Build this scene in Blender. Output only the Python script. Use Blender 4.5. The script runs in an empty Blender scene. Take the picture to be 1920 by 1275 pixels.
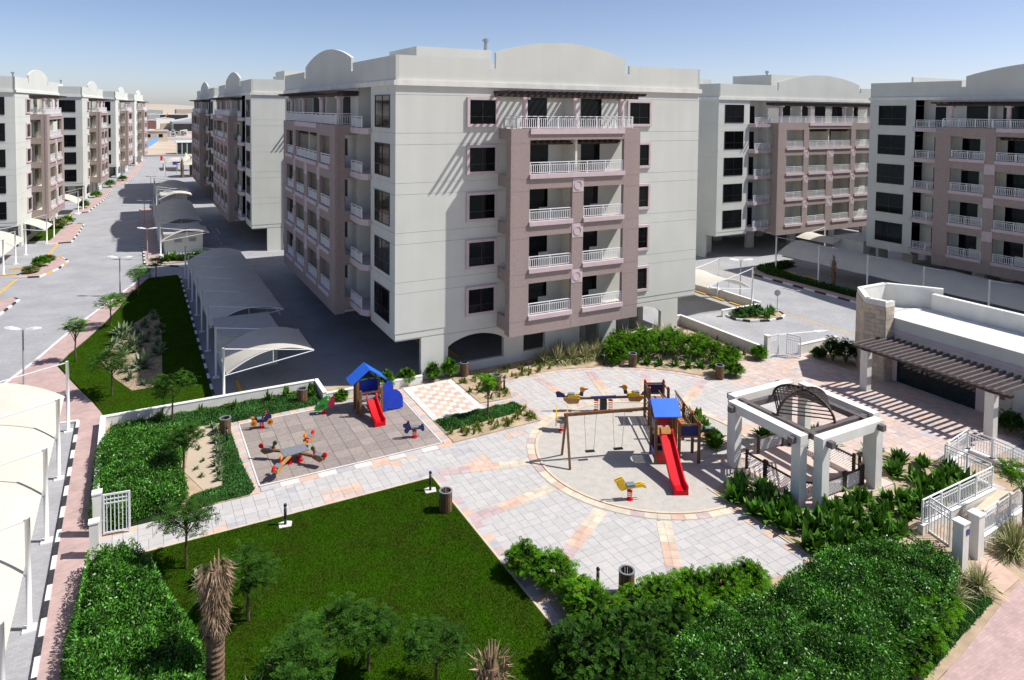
import bpy, bmesh, math, random
import numpy as np
from math import sin, cos, pi, radians as RAD, sqrt, atan2, hypot
from mathutils import Vector, Matrix
random.seed(11); NPR = np.random.RandomState(5)
scene = bpy.context.scene
COL = scene.collection

# ------------------------------------------------------------------ camera
FPX, PPY, PITCH, ROLL, YAW, CAMH = 1305.24, 262.13, .0431157, .0108528, .4992065, 17.7
_f = Vector((sin(YAW)*cos(PITCH), cos(YAW)*cos(PITCH), -sin(PITCH)))
_r = Vector((cos(YAW), -sin(YAW), 0)); _u = _r.cross(_f)
CR = _r*cos(ROLL)+_u*sin(ROLL); CU = _u*cos(ROLL)-_r*sin(ROLL); CF = _f
cam = bpy.data.cameras.new('camera'); camo = bpy.data.objects.new('camera', cam); COL.objects.link(camo)
cam.sensor_width = 36; cam.lens = FPX/1920*36; cam.shift_y = -(637.5-PPY)/1920
cam.clip_start = .1; cam.clip_end = 9000
M = Matrix((CR, CU, -CF)).transposed().to_4x4(); M.translation = (0, 0, CAMH); camo.matrix_world = M
scene.camera = camo
def G(px, py, z=0.):            # photo pixel -> point at height z
    d = CF+CR*((px-960)/FPX)-CU*((py-PPY)/FPX)
    t = (z-CAMH)/d.z
    return Vector((t*d.x, t*d.y, z))
# ------------------------------------------------------------------ light
SUNK, TANE = 2.0, 1.296
sd = Vector((SUNK, -1, sqrt(SUNK*SUNK+1)*TANE)).normalized()      # towards the sun
elev = math.asin(sd.z); azim = atan2(sd.x, sd.y)
w = bpy.data.worlds.new('World'); scene.world = w; w.use_nodes = True
nt = w.node_tree; nt.nodes.clear()
sk = nt.nodes.new('ShaderNodeTexSky'); sk.sky_type = 'NISHITA'; sk.sun_disc = False
sk.sun_elevation = elev; sk.sun_rotation = azim; sk.air_density = .6; sk.dust_density = .7; sk.ozone_density = 5.0; sk.altitude = 0
bg = nt.nodes.new('ShaderNodeBackground'); bg.inputs[1].default_value = .12
wo = nt.nodes.new('ShaderNodeOutputWorld'); tn = nt.nodes.new('ShaderNodeMix'); tn.data_type = 'RGBA'; tn.blend_type = 'MULTIPLY'; tn.inputs[0].default_value = 1; tn.inputs[7].default_value = (1.28, 1.06, .95, 1)
nt.links.new(sk.outputs[0], tn.inputs[6]); nt.links.new(tn.outputs[2], bg.inputs[0]); nt.links.new(bg.outputs[0], wo.inputs[0])
sl = bpy.data.lights.new('sun', 'SUN'); sl.energy = 5.0; sl.angle = RAD(.55); sl.color = (1, .97, .915)
so = bpy.data.objects.new('sun', sl); COL.objects.link(so); so.rotation_euler = sd.to_track_quat('Z', 'Y').to_euler(); so.location = (60, -40, 90)
vs = scene.view_settings; vs.view_transform = 'Standard'; vs.look = 'None'; vs.exposure = .33; vs.gamma = 1
scene.render.resolution_x = 1024; scene.render.resolution_y = 680

# ------------------------------------------------------------------ materials
MATS = {}
def mat(name, c, rough=.75, var=.1, scale=2.0, bump=0., bscale=30., rand=0., metal=0., spec=.4, c2=None, island=False, brick=None, streak=0., trans=0., coat=0.):
    m = bpy.data.materials.new(name); m.use_nodes = True; MATS[name] = m
    t = m.node_tree; N = t.nodes; L = t.links
    b = N['Principled BSDF']; b.inputs['Roughness'].default_value = rough; b.inputs['Metallic'].default_value = metal
    b.inputs['Specular IOR Level'].default_value = spec
    if coat: b.inputs['Coat Weight'].default_value = coat
    geo = N.new('ShaderNodeNewGeometry')
    def noise(s, det=4, vec=None):
        n = N.new('ShaderNodeTexNoise'); n.inputs['Scale'].default_value = s; n.inputs['Detail'].default_value = det
        L.new(vec or geo.outputs['Position'], n.inputs['Vector']); return n
    def mix(a, bb, fac, bt='MIX'):
        x = N.new('ShaderNodeMix'); x.data_type = 'RGBA'; x.blend_type = bt
        for so_, v in ((x.inputs[0], fac), (x.inputs[6], a), (x.inputs[7], bb)):
            if hasattr(v, 'node'): L.new(v, so_)
            else: so_.default_value = v if isinstance(v, float) else (*v, 1)
        return x.outputs[2]
    if c2 is None:
        ca = tuple(min(1, x*(1-var)) for x in c); cb = tuple(min(1, x*(1+var)) for x in c)
    else: ca, cb = c, c2
    n1 = noise(scale)
    rp = N.new('ShaderNodeValToRGB'); rp.color_ramp.elements[0].position = .32; rp.color_ramp.elements[1].position = .68
    L.new(n1.outputs[0], rp.inputs[0])
    col = mix(ca, cb, rp.outputs[0])
    if brick:           # (w,h,colour of joints, scale) laid in plan
        bt = N.new('ShaderNodeTexBrick'); L.new(geo.outputs['Position'], bt.inputs['Vector'])
        bt.inputs['Scale'].default_value = 1; bt.inputs['Brick Width'].default_value = brick[0]; bt.inputs['Row Height'].default_value = brick[1]
        bt.inputs['Mortar Size'].default_value = brick[3]; bt.inputs['Color1'].default_value = (1, 1, 1, 1); bt.inputs['Color2'].default_value = (.84, .84, .86, 1); bt.inputs['Mortar'].default_value = (*brick[2], 1)
        col = mix(col, bt.outputs[0], 1., 'MULTIPLY')
    if streak:
        mp = N.new('ShaderNodeMapping'); mp.inputs['Scale'].default_value = (1, 1, .06); L.new(geo.outputs['Position'], mp.inputs[0])
        n3 = noise(1.1, 6, mp.outputs[0]); r3 = N.new('ShaderNodeValToRGB'); r3.color_ramp.elements[0].position = .38; r3.color_ramp.elements[1].position = .62
        L.new(n3.outputs[0], r3.inputs[0]); col = mix(col, mix((1-streak,)*3, (1., 1., 1.), r3.outputs[0]), 1., 'MULTIPLY')
    if rand:
        oi = N.new('ShaderNodeObjectInfo'); ad = N.new('ShaderNodeMath'); ad.operation = 'ADD'
        L.new(oi.outputs['Random'], ad.inputs[0]); L.new(geo.outputs['Random Per Island'], ad.inputs[1])
        fr = N.new('ShaderNodeMath'); fr.operation = 'FRACT'; L.new(ad.outputs[0], fr.inputs[0])
        col = mix(col, mix((1-rand,)*3, (1+rand*.6, 1+rand*.5, 1+rand*.35), fr.outputs[0]), 1., 'MULTIPLY')
    L.new(col, b.inputs['Base Color'])
    if name == 'glass': b.inputs['Specular Tint'].default_value = (.6, .8, 1, 1)
    if bump:
        n2 = noise(bscale, 6); bp = N.new('ShaderNodeBump'); bp.inputs['Strength'].default_value = bump; bp.inputs['Distance'].default_value = .02
        L.new(n2.outputs[0], bp.inputs['Height']); L.new(bp.outputs[0], b.inputs['Normal'])
    if trans:
        tr = N.new('ShaderNodeBsdfTranslucent'); L.new(col, tr.inputs[0]); ms = N.new('ShaderNodeMixShader'); ms.inputs[0].default_value = trans
        L.new(b.outputs[0], ms.inputs[1]); L.new(tr.outputs[0], ms.inputs[2]); L.new(ms.outputs[0], N['Material Output'].inputs[0])
    return m
mat('cream', (.575, .585, .54), .9, .04, .35, .35, 30, streak=.035)
mat('cream_soffit', (.64, .61, .51), .9, .05)
mat('pinkwall', (.335, .265, .245), .92, .09, 7, .9, 60, streak=.04)
mat('pinktrim', (.53, .435, .445), .8, .06)
mat('dark_wood', (.035, .022, .017), .6, .25, 4)  # same wood as beam_wood; shaded look of its sides put into the colour
mat('beam_wood', (.125, .105, .105), .5, .2, 5, spec=.5)
mat('roof_deck', (.45, .44, .41), .9, .08)
mat('glass', (.009, .010, .012), .06, .3, .5, spec=.16, rand=.9)
mat('glass_teal', (.008, .02, .024), .05, .3, .5, spec=.6)
mat('frame_dark', (.012, .012, .014), .4)
mat('white_metal', (.74, .75, .76), .45, .03)
mat('white_stone', (.70, .69, .64), .85, .06, 1.5, .2, 40, streak=.08)
mat('fabric', (.60, .565, .49), .8, .05, .8, trans=.15)
mat('road', (.35, .35, .36), .9, .1, .35, .2, 60, brick=(.22, .11, (.72, .72, .73), .006))
mat('roadpatch', (.30, .305, .33), .9, .08)
mat('sand', (.47, .38, .285), .95, .16, .06, .3, 8)
mat('soil', (.39, .295, .20), .95, .2, 1.3, .8, 18)
mat('playsand', (.42, .395, .36), .95, .07, 2.5, .9, 11)
mat('promenade', (.47, .335, .31), .9, .1, 1.2, .2, 50, brick=(.2, .1, (.8, .78, .78), .006))
mat('mortar', (0.43, 0.40, 0.375), .95, .08)
mat('slab', (.455, .44, .432), .88, .05, 3, .3, 40, rand=.075)
mat('terrace_paver', (.53, .425, .385), .85, .08, 5, .3, 40, rand=.13)
mat('p_orange', (0.56, 0.4, 0.315), .85, .1, 3, rand=.12)
mat('p_grey', (0.42, 0.41, 0.425), .85, .1, 3, rand=.12)
mat('p_purple', (0.45, 0.35, 0.35), .85, .1, 3, rand=.12)
mat('p_yellow', (0.55, 0.49, 0.39), .85, .1, 3, rand=.12)
mat('p_white', (0.6, 0.58, 0.555), .85, .06, 4, rand=.1)
mat('rubber', (.285, .245, .228), .95, .12, 8, .5, 120, rand=.16)
mat('rubber_joint', (.12, .095, .085), .95)
mat('edging', (.56, .46, .34), .85, .1)
mat('kerb_white', (.66, .66, .65), .8, .12, 6)
mat('kerb_black', (.03, .03, .035), .8, .3, 6)
mat('paint_yellow', (.62, .36, .055), .8, .15, 5)
mat('paint_white', (.62, .62, .62), .8, .15, 5)
mat('lawn', (.029, .084, .003), .95, .4, .8, .6, 60, spec=.02, c2=(.036, .058, .006))
mat('grass', (.045, .130, .002), .95, .3, .8, rand=.6, c2=(.034, .080, .004), spec=.0, trans=.2)
mat('leaf_gloss', (.078, .26, .024), .4, .4, 1.6, rand=.8, spec=.5, trans=.2)
mat('leaf_shade', (.006, .016, .003), .95, .3, 3)  # near-black green: shade among foliage put into the colour
mat('leaf_feather', (.10, .27, .012), .8, .35, .8, rand=.5, spec=.1, trans=.28)
mat('leaf_dark', (.034, .10, .010), .75, .35, .9, rand=.5, spec=.1, trans=.15)
mat('leaf_canna', (.068, .19, .014), .5, .3, 1.2, rand=.55, spec=.3, trans=.18)
mat('leaf_seedling', (.17, .22, .03), .6, .35, 3, rand=.5, trans=.2)
mat('leaf_cover', (.075, .21, .05), .85, .35, 1.1, rand=.5, spec=.1, trans=.18)
mat('leaf_agave', (.17, .24, .12), .55, .3, 5, rand=.4, trans=.1)
mat('leaf_grass', (.26, .31, .10), .7, .3, 2, rand=.5, trans=.2)
mat('plume', (.68, .60, .42), .85, .15, 3, rand=.3, trans=.2)
mat('flower', (.75, .19, .02), .7, .2)
mat('bark', (.10, .068, .045), .95, .3, 6, .8, 30)
mat('palm_bark', (.15, .095, .06), .95, .4, 7, 1., 25)
mat('dead_frond', (.30, .215, .135), .9, .3, 5, rand=.55)
mat('wood', (.19, .085, .03), .6, .3, 7, .2, 30, rand=.15)
mat('wood_light', (.42, .22, .07), .55, .2, 8, rand=.15)
mat('wood_bin', (.15, .088, .045), .75, .3, 8, rand=.35)
mat('red', (.62, .004, .012), .35, .05, spec=.3)
mat('blue', (.012, .05, .50), .45, .1)
mat('blue_roof', (.016, .14, .72), .4, .06)
mat('navy', (.012, .018, .11), .5, .15)
mat('green', (.03, .30, .03), .4, .1)
mat('green_dark', (.03, .11, .02), .45, .1)
mat('crimson', (.40, .01, .055), .4, .1)
mat('yellow', (.72, .46, .012), .4, .1)
mat('orange', (.68, .25, .01), .45, .1)
mat('grey_plate', (.17, .185, .21), .6, .2, 10)
mat('black', (.012, .012, .013), .4, .2)
mat('steel', (.42, .43, .44), .35, .1, metal=.8)
mat('chrome_sign', (.45, .46, .48), .5)
mat('lamp_grey', (.33, .33, .34), .5, .05)
mat('sandstone', (.52, .445, .35), .9, .1, 6, .5, 40, rand=.2)
mat('roof_tile', (.66, .67, .69), .8, .06, 6, rand=.08)
mat('door_cream', (.50, .47, .38), .7)
mat('blue_sign', (.04, .05, .28), .5)
mat('shed_wall', (.33, .37, .37), .8, .08, .1)
mat('shed_dark', (.028, .027, .027), .8, .2, .2)
mat('shed_roof', (.52, .53, .54), .7, .06, .1)
mat('brickred', (.22, .11, .09), .9)
mat('fence_blue', (.12, .30, .55), .6)
mat('dune', (.42, .36, .29), 1, .1, .004)
mat('tank', (.45, .46, .46), .5)
mat('white_paint', (.76, .76, .73), .7, .03)

# ------------------------------------------------------------------ mesh builder
class MB:
    def __init__(s): s.v = []; s.f = []; s.m = []; s.k = 0
    def add(s, vs, fs):
        o = len(s.v); s.v += [tuple(p) for p in vs]; s.f += [tuple(i+o for i in f) for f in fs]; s.m += [s.k]*len(fs); return s
    def box(s, x0, y0, z0, x1, y1, z1, M=None):
        vs = [(x0, y0, z0), (x1, y0, z0), (x1, y1, z0), (x0, y1, z0), (x0, y0, z1), (x1, y0, z1), (x1, y1, z1), (x0, y1, z1)]
        if M: vs = [M @ Vector(p) for p in vs]
        return s.add(vs, [(3, 2, 1, 0), (4, 5, 6, 7), (0, 1, 5, 4), (1, 2, 6, 5), (2, 3, 7, 6), (3, 0, 4, 7)])
    def bar(s, p, q, w, h=None, up=(0, 0, 1)):
        p = Vector(p); q = Vector(q); d = (q-p); ln = d.length; d.normalize(); up = Vector(up)
        if abs(d.dot(up)) > .98: up = Vector((1, 0, 0))
        x = d.cross(up).normalized(); z = x.cross(d)
        h = w if h is None else h
        M = Matrix((x, d, z)).transposed().to_4x4(); M.translation = p
        return s.box(-w/2, 0, -h/2, w/2, ln, h/2, M)
    def tube(s, pts, r, n=8, cap=True):
        pts = [Vector(p) for p in pts]; k = len(pts); rs = r if isinstance(r, (list, tuple)) else [r]*k
        vs = []; fs = []
        for i, p in enumerate(pts):
            d = (pts[min(i+1, k-1)]-pts[max(i-1, 0)]).normalized(); a = Vector((0, 0, 1)) if abs(d.z) < .9 else Vector((1, 0, 0))
            x = d.cross(a).normalized(); y = x.cross(d)
            for j in range(n): t = 2*pi*j/n; vs.append(p+(x*cos(t)-y*sin(t))*rs[i])
        for i in range(k-1):
            for j in range(n): a, b = i*n+j, i*n+(j+1) % n; fs.append((a, a+n, b+n, b)[::-1])
        if cap: fs.append(tuple(range(n))); fs.append(tuple(reversed(range((k-1)*n, k*n))))
        return s.add(vs, fs)
    def prism(s, poly, z0, z1, M=None):
        n = len(poly); A = sum(poly[i][0]*poly[(i+1) % n][1]-poly[(i+1) % n][0]*poly[i][1] for i in range(n))
        if A < 0: poly = poly[::-1]
        vs = [(x, y, z0) for x, y in poly]+[(x, y, z1) for x, y in poly]
        if M: vs = [M @ Vector(p) for p in vs]
        return s.add(vs, [tuple(reversed(range(n))), tuple(range(n, 2*n))]+[(i, (i+1) % n, n+(i+1) % n, n+i) for i in range(n)])
    def plate(s, poly, th, M=None):      # outline in x-z, thickness along y
        Q = Matrix.Rotation(pi/2, 4, 'X'); return s.prism(poly, -th/2, th/2, (M @ Q) if M else Q)
    def lathe(s, prof, n=12, c=(0, 0, 0)):
        vs = []; fs = []
        for r, z in prof:
            for j in range(n): t = 2*pi*j/n; vs.append((c[0]+r*cos(t), c[1]+r*sin(t), c[2]+z))
        for i in range(len(prof)-1):
            for j in range(n): a, b = i*n+j, i*n+(j+1) % n; fs.append((a, b, b+n, a+n))
        fs.append(tuple(range((len(prof)-1)*n, len(prof)*n))); fs.append(tuple(reversed(range(n))))
        return s.add(vs, fs)
    def mesh(s, name, mats, smooth=False):
        me = bpy.data.meshes.new(name); me.from_pydata(s.v, [], s.f)
        for m in (mats if isinstance(mats, (list, tuple)) else [mats]): me.materials.append(MATS[m])
        if max(s.m, default=0): me.polygons.foreach_set('material_index', s.m)
        if smooth: me.polygons.foreach_set('use_smooth', [True]*len(s.f))
        me.update(); return me
    def build(s, name, mats, parent=None, smooth=False, M=None):
        return put(name, s.mesh(name, mats, smooth), parent, M)
def put(name, me, parent=None, M=None):
    o = bpy.data.objects.new(name, me); COL.objects.link(o)
    if parent: o.parent = parent
    if M is not None: o.matrix_local = M
    return o
def tag(o, label=None, cat=None, group=None, kind=None):
    if label: o['label'] = label
    if cat: o['category'] = cat
    if group: o['group'] = group
    if kind: o['kind'] = kind
    return o
def thing(name, label, cat, loc=(0, 0, 0), rz=0., group=None):
    o = bpy.data.objects.new(name, None); COL.objects.link(o); o.empty_display_size = .3
    o.location = loc; o.rotation_euler = (0, 0, rz); return tag(o, label, cat, group)
def copy_tree(o, parent=None):
    c = o.copy(); COL.objects.link(c); c.parent = parent
    for ch in o.children: copy_tree(ch, c)
    return c
def struct(name, mb, m, smooth=False): return tag(mb.build(name, m, None, smooth), kind='structure')
T = Matrix.Translation
def RZ(a): return Matrix.Rotation(a, 4, 'Z')
def np_mesh(name, V, Fq, m, smooth=False):      # V (n,3) float, Fq (k,3|4) int
    me = bpy.data.meshes.new(name); V = np.asarray(V, np.float32); Fq = np.asarray(Fq, np.int32); k, c = Fq.shape
    me.vertices.add(len(V)); me.vertices.foreach_set('co', V.ravel())
    me.loops.add(k*c); me.loops.foreach_set('vertex_index', Fq.ravel())
    me.polygons.add(k); me.polygons.foreach_set('loop_start', np.arange(0, k*c, c, dtype=np.int32))
    me.update(calc_edges=True); me.materials.append(MATS[m])
    if smooth: me.polygons.foreach_set('use_smooth', np.ones(k, bool))
    return me
def inpoly(x, y, poly):
    r = False; n = len(poly); j = n-1
    for i in range(n):
        xi, yi = poly[i]; xj, yj = poly[j]
        if (yi > y) != (yj > y) and x < (xj-xi)*(y-yi)/(yj-yi)+xi: r = not r
        j = i
    return r

# ================================================================== SETTING: ground
def sheet(name, poly, z, m, kind='structure', th=None):
    mb = MB()
    if th is None:
        n = len(poly); A = sum(poly[i][0]*poly[(i+1) % n][1]-poly[(i+1) % n][0]*poly[i][1] for i in range(n))
        if A < 0: poly = poly[::-1]
        mb.add([(x, y, z) for x, y in poly], [tuple(range(n))])
    else: mb.prism(poly, z-th, z)
    o = mb.build(name, m)
    bm = bmesh.new(); bm.from_mesh(o.data); bmesh.ops.triangulate(bm, faces=[f for f in bm.faces if len(f.verts) > 4]); bm.to_mesh(o.data); bm.free()
    o['kind'] = kind; return o
def rect(x0, y0, x1, y1): return [(x0, y0), (x1, y0), (x1, y1), (x0, y1)]
sheet('ground', rect(-4000, -600, 4000, 6000), -.05, 'sand')
sheet('road', [(-70, 4), (150, 4), (150, 274), (-70, 274)], 0., 'road')
sheet('garden_soil', rect(-1.6, 9, 39.9, 43.6), .016, 'soil')
CX0, CY0, RS, RP = 23.45, 27.85, 5.8, 11.45
# beds and lawn outlines
def arc(r, a0, a1, n=24): return [(CX0+r*cos(RAD(a0+(a1-a0)*i/n)), CY0+r*sin(RAD(a0+(a1-a0)*i/n))) for i in range(n+1)]
BED_NW = [(-1.6, 32.75), (4.5, 32.75), (4.5, 41.05), (9.9, 41.05), (9.9, 43.6), (-1.6, 43.6)]
BED_WALL = [(10.1, 41.12), (16.6, 41.3), (18.2, 41.2), (18.2, 41.9), (10.1, 41.5)]
BED_BACK = [(18.2, 41.9), (18.15, 36.95), (20.3, 36.75), (20.75, 39.2)]+arc(RP+.2, 101, 27, 20)+[(37.4, 35.0), (39.7, 34.4), (39.7, 41.9)]
BED_MID = [(14.75, 33.15), (20.25, 33.3), (20.3, 36.0), (14.75, 36.05)]
BED_GAZ = [(23.6, 17.2), (23.6, 23.3), (25.7, 23.9), (25.8, 19.6), (31.7, 19.6), (31.9, 22.3), (33.7, 22.5), (36.0, 20.0), (36.0, 17.6), (30, 16.6), (29, 14.6), (27.5, 12.9), (23.6, 12.2)]
BED_GAZN = [(26.3, 26.1), (27.6, 26.3), (28.7, 29.9), (27.9, 30.1)]
BED_S = [(12.95, 22.1), (13.9, 20.7), (15.4, 19.5), (19, 18.2), (23.6, 17.2), (23.6, 12.2), (21.2, 11.9), (12.95, 11)]
BED_CLUB = [(42.9, 32.9), (43.3, 30.0), (44.6, 30.8), (46, 33.3)]
LAWN = [(-1.6, 30.4), (12.4, 30.4), (12.4, 11), (-1.6, 11)]
PAD = (5.05, 33.42, 14.15, 40.5)
BEDS = [BED_NW, BED_WALL, BED_BACK, BED_MID, BED_GAZ, BED_GAZN, BED_S, BED_CLUB]
pav = sheet('plaza_paving', [(-1.55, 30.4), (12.4, 30.4), (12.4, 17), (36.2, 17), (36.2, 19), (46.5, 19), (46.5, 34.3), (39.85, 34.3), (39.85, 41.85), (10, 41.85), (10, 41.5), (-1.55, 41.5)], .024, 'mortar')
for i, b in enumerate(BEDS): sheet('planting_bed', b, .075, 'soil', th=.05)
sheet('lawn', LAWN, .07, 'lawn', th=.05)
sheet('play_sand', arc(RS, 0, 360, 64)[:-1], .06, 'playsand', th=.03)
sheet('gazebo_floor', rect(25.75, 19.75, 31.7, 25.4), .085, 'terrace_paver', th=.05)
UNIT = {}
def unit(m):
    if m not in UNIT:
        UNIT[m] = MB().box(-.5, -.5, -1, .5, .5, 0).mesh('paver', m)
    return UNIT[m]
def piece(name, cx, cy, sx, sy, zt, th, m, parent, rz=0.):
    o = put(name, unit(m), parent); o.location = (cx, cy, zt); o.scale = (sx, sy, th)
    if rz: o.rotation_euler = (0, 0, rz)
    return o
def seen_size(x, y): return 1/hypot(x, y, CAMH)
def blob(x, y, s=1.0): return sin(x*1.3*s+2)*cos(y*1.7*s-1)+.6*sin(x*.7*s-y*1.1*s)
def free_of_beds(x, y, beds=BEDS): return not any(inpoly(x, y, b) for b in beds)
# --- plaza slabs: blocks of four unequal slabs
slabs = []; terr = []
random.seed(3)
B = .92
for i in range(-3, 50):
    for j in range(16, 48):
        x0, y0 = i*B, j*B
        a = .54 if random.random() < .5 else .38; b = .54 if random.random() < .5 else .38
        for (u0, u1) in ((0, a), (a, B)):
            for (v0, v1) in ((0, b), (b, B)):
                cx, cy = x0+(u0+u1)/2, y0+(v0+v1)/2; r = hypot(cx-CX0, cy-CY0)
                if cx < -1.3 or cx > 46 or cy < 17.4 or cy > 41: continue
                if r < RS+.35 or not free_of_beds(cx, cy): continue
                if inpoly(cx, cy, LAWN) or (4.5 < cx < 14.7 and 32.9 < cy < 41.1) or (14.75 < cx < 18.15 and 36.05 < cy < 41.2): continue
                if 25.8 < cx < 31.7 and 19.8 < cy < 25.4: continue
                if cx < 4.6 and cy > 32.7: continue
                if cx > 36 and cy < 19.3: continue
                if cx > 39.7 and cy > 34.1: continue
                q = (cx, cy, u1-u0-.012, v1-v0-.012)
                if r > RP and cx > 23: terr.append(q)
                elif cx > 26.5 and cy < 27.5: terr.append(q)
                else: slabs.append(q)
def lay(lst, parent, name, mfun, zt, th):
    lst = sorted(lst, key=lambda q: -seen_size(q[0], q[1])*(q[2]*q[3])**.5)
    rest = {}
    for k, q in enumerate(lst):
        m = mfun(q[0], q[1]); dz = random.uniform(-.0025, .0025)
        if k < 300: piece(name, q[0], q[1], q[2], q[3], zt+dz, th, m, parent)
        else: rest.setdefault(m, MB()).box(q[0]-q[2]/2, q[1]-q[3]/2, zt+dz-th, q[0]+q[2]/2, q[1]+q[3]/2, zt+dz)
    for m, mb in rest.items(): tag(mb.build('remaining_'+name+'s', m, parent), kind='stuff')
def slabmat(x, y):
    if x < 20 and 30.4 < y < 33.2:
        if blob(x, y, .8) > .75: return 'p_orange' if random.random() < .6 else 'terrace_paver'
        if blob(x+5, y, 1.1) > 1.0: return 'p_grey'
    if 18 < x and y > 30 and random.random() < .02: return 'terrace_paver'
    return 'slab'
lay(slabs, pav, 'slab', slabmat, .046, .03)
ter = tag(MB().add([(27.5, 19.2, .0265), (44.4, 19.2, .0265), (44.4, 34, .0265), (33, 34, .0265), (27.6, 27.4, .0265)], [(0, 1, 2, 3, 4)]).build('terrace_paving', 'mortar'), kind='structure')
def termat(x, y):
    g = blob(x*1.4, y*1.4)
    if random.random() < .10: return 'p_grey'
    if random.random() < .10: return 'p_orange'
    return 'terrace_paver'
lay(terr, ter, 'terrace_paver', termat, .048, .03)
# --- alternating coloured borders
def border(p, q, w, L, cols, zt=.056, parent=None, name='border_paver', gap=.012):
    p = Vector(p); q = Vector(q); d = q-p; n = max(1, round(d.length/L)); l = d.length/n; a = atan2(d.y, d.x)
    for k in range(n):
        c = p+d*((k+.5)/n); piece(name, c.x, c.y, l-gap, w-gap, zt+random.uniform(-.002, .002), .03, cols[k % len(cols)], parent, a)
OG = ['p_orange', 'p_grey']
pad = tag(MB().box(PAD[0]-.1, PAD[1]-.1, .02, PAD[2]+.1, PAD[3]+.1, .052).build('rubber_play_pad', 'rubber_joint'), kind='structure')
nx, ny = 12, 9; tx = (PAD[2]-PAD[0])/nx; ty = (PAD[3]-PAD[1])/ny
for i in range(nx):
    for j in range(ny): piece('rubber_tile', PAD[0]+(i+.5)*tx, PAD[1]+(j+.5)*ty, tx-.018, ty-.018, .068+random.uniform(-.002, .002), .03, 'rubber', pad)
for p, q in (((PAD[0]-.06, PAD[1]-.05), (PAD[2]+.06, PAD[1]-.05)), ((PAD[0]-.06, PAD[3]+.05), (PAD[2]+.06, PAD[3]+.05)), ((PAD[0]-.05, PAD[1]), (PAD[0]-.05, PAD[3])), ((PAD[2]+.05, PAD[1]), (PAD[2]+.05, PAD[3]))):
    border(p, q, .09, 1.5, ['p_white'], .078, pad, 'edging_strip', .004)
border((4.72, 32.8), (4.72, 41.0), .46, .46, OG, parent=pad); border((5, 40.82), (14.3, 40.82), .46, .46, OG, parent=pad)
border((14.5, 33.3), (14.5, 41.0), .46, .46, OG, parent=pad); border((5, 33.08), (14.7, 33.08), .44, .9, ['p_grey', 'p_white', 'p_orange', 'p_white'], parent=pad)
chk = tag(MB().box(14.76, 36.1, .02, 18.12, 41.2, .05).build('checkerboard_paving', 'mortar'), kind='structure')
for i in range(8):
    for j in range(12):
        edge = i in (0, 7) or j in (0, 11)
        piece('checker_paver', 14.76+.42*(i+.5), 36.1+.425*(j+.5), .408, .412, .064, .03, 'p_white' if edge or (i+j) % 2 else 'p_orange', chk)
border((18.35, 37.0), (18.35, 41.0), .4, .46, OG, parent=chk)
# ring round the sand and radial bands
ring = tag(MB().add([(x, y, .05) for x, y in arc(RS+.04, 0, 360, 72)[:-1]]+[(x, y, .05) for x, y in arc(RS+.55, 0, 360, 72)[:-1]], [(i, i+72, 72+(i+1) % 72, (i+1) % 72) for i in range(72)]).build('sand_ring', 'mortar'), kind='structure')
nr = 66
for k in range(nr):
    a0, a1 = 360/nr*k+.08, 360/nr*(k+1)-.08; am = RAD((a0+a1)/2)
    px, py = CX0+6.1*cos(am), CY0+6.1*sin(am)
    if not free_of_beds(px, py): continue
    mb = MB().prism(arc(RS+.1, a0, a1, 2)+arc(RS+.5, a1, a0, 2), .03, .066)
    mb.build('ring_paver', ['p_yellow', 'p_purple', 'p_yellow', 'p_yellow', 'p_orange'][k % 5] if k % 3 else 'p_yellow', ring)
nk = 24
for k in range(nk):
    mb = MB().prism(arc(RS-.06, 360/nk*k, 360/nk*(k+1)-.15, 4)+arc(RS+.07, 360/nk*(k+1)-.15, 360/nk*k, 4), .02, .09); mb.build('kerb_segment', 'edging', ring)
for a in (187.4, 212, 236.5, 91, 71, 51, 31, 165):
    ra = RAD(a)
    for k in range(9):
        r = RS+.62+.25+k*.5
        x, y = CX0+r*cos(ra), CY0+r*sin(ra)
        if r > RP-.5 or not free_of_beds(x, y) or inpoly(x, y, LAWN) or x < 20.8 and y > 33: continue
        for s in (-.16, .16):
            piece('band_paver', x-s*sin(ra), y+s*cos(ra), .49, .31, .057, .03, ['p_yellow', 'p_orange', 'p_purple'][min(2, k//3)], ring, ra)
# borders of the plaza
for p, q in (((12.72, 17.6), (12.72, 30.3)), ((23.25, 17.4), (23.25, 23.6)), ((20.55, 33.4), (20.75, 39.0)), ((18.4, 36.4), (20.5, 36.35)), ((27.95, 26.5), (28.95, 30.0))):
    border(p, q, .42, .5, ['p_purple', 'p_grey', 'p_orange', 'p_grey'] if p[0] < 13 else OG, parent=pav)
border((14.8, 32.92), (20.3, 33.02), .3, .6, ['p_grey'], parent=pav)
for k in range(40):
    a = 101-74/40*(k+.5); ra = RAD(a); piece('border_paver', CX0+(RP-.05)*cos(ra), CY0+(RP-.05)*sin(ra), .34, .36, .058, .03, OG[k % 2] if k % 5 else 'p_purple', pav, ra)
border((12.46, 30.42), (-1.5, 30.42), .1, 1.2, ['edging'], .085, pav, 'edging_strip')
border((12.46, 30.4), (12.46, 18), .1, 1.2, ['edging'], .085, pav, 'edging_strip')
border((23.5, 23.6), (23.5, 17.3), .09, 1.2, ['edging'], .09, pav, 'edging_strip')
border((27.6, 26.2), (28.75, 29.95), .09, 1.2, ['edging'], .09, pav, 'edging_strip')

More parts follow.
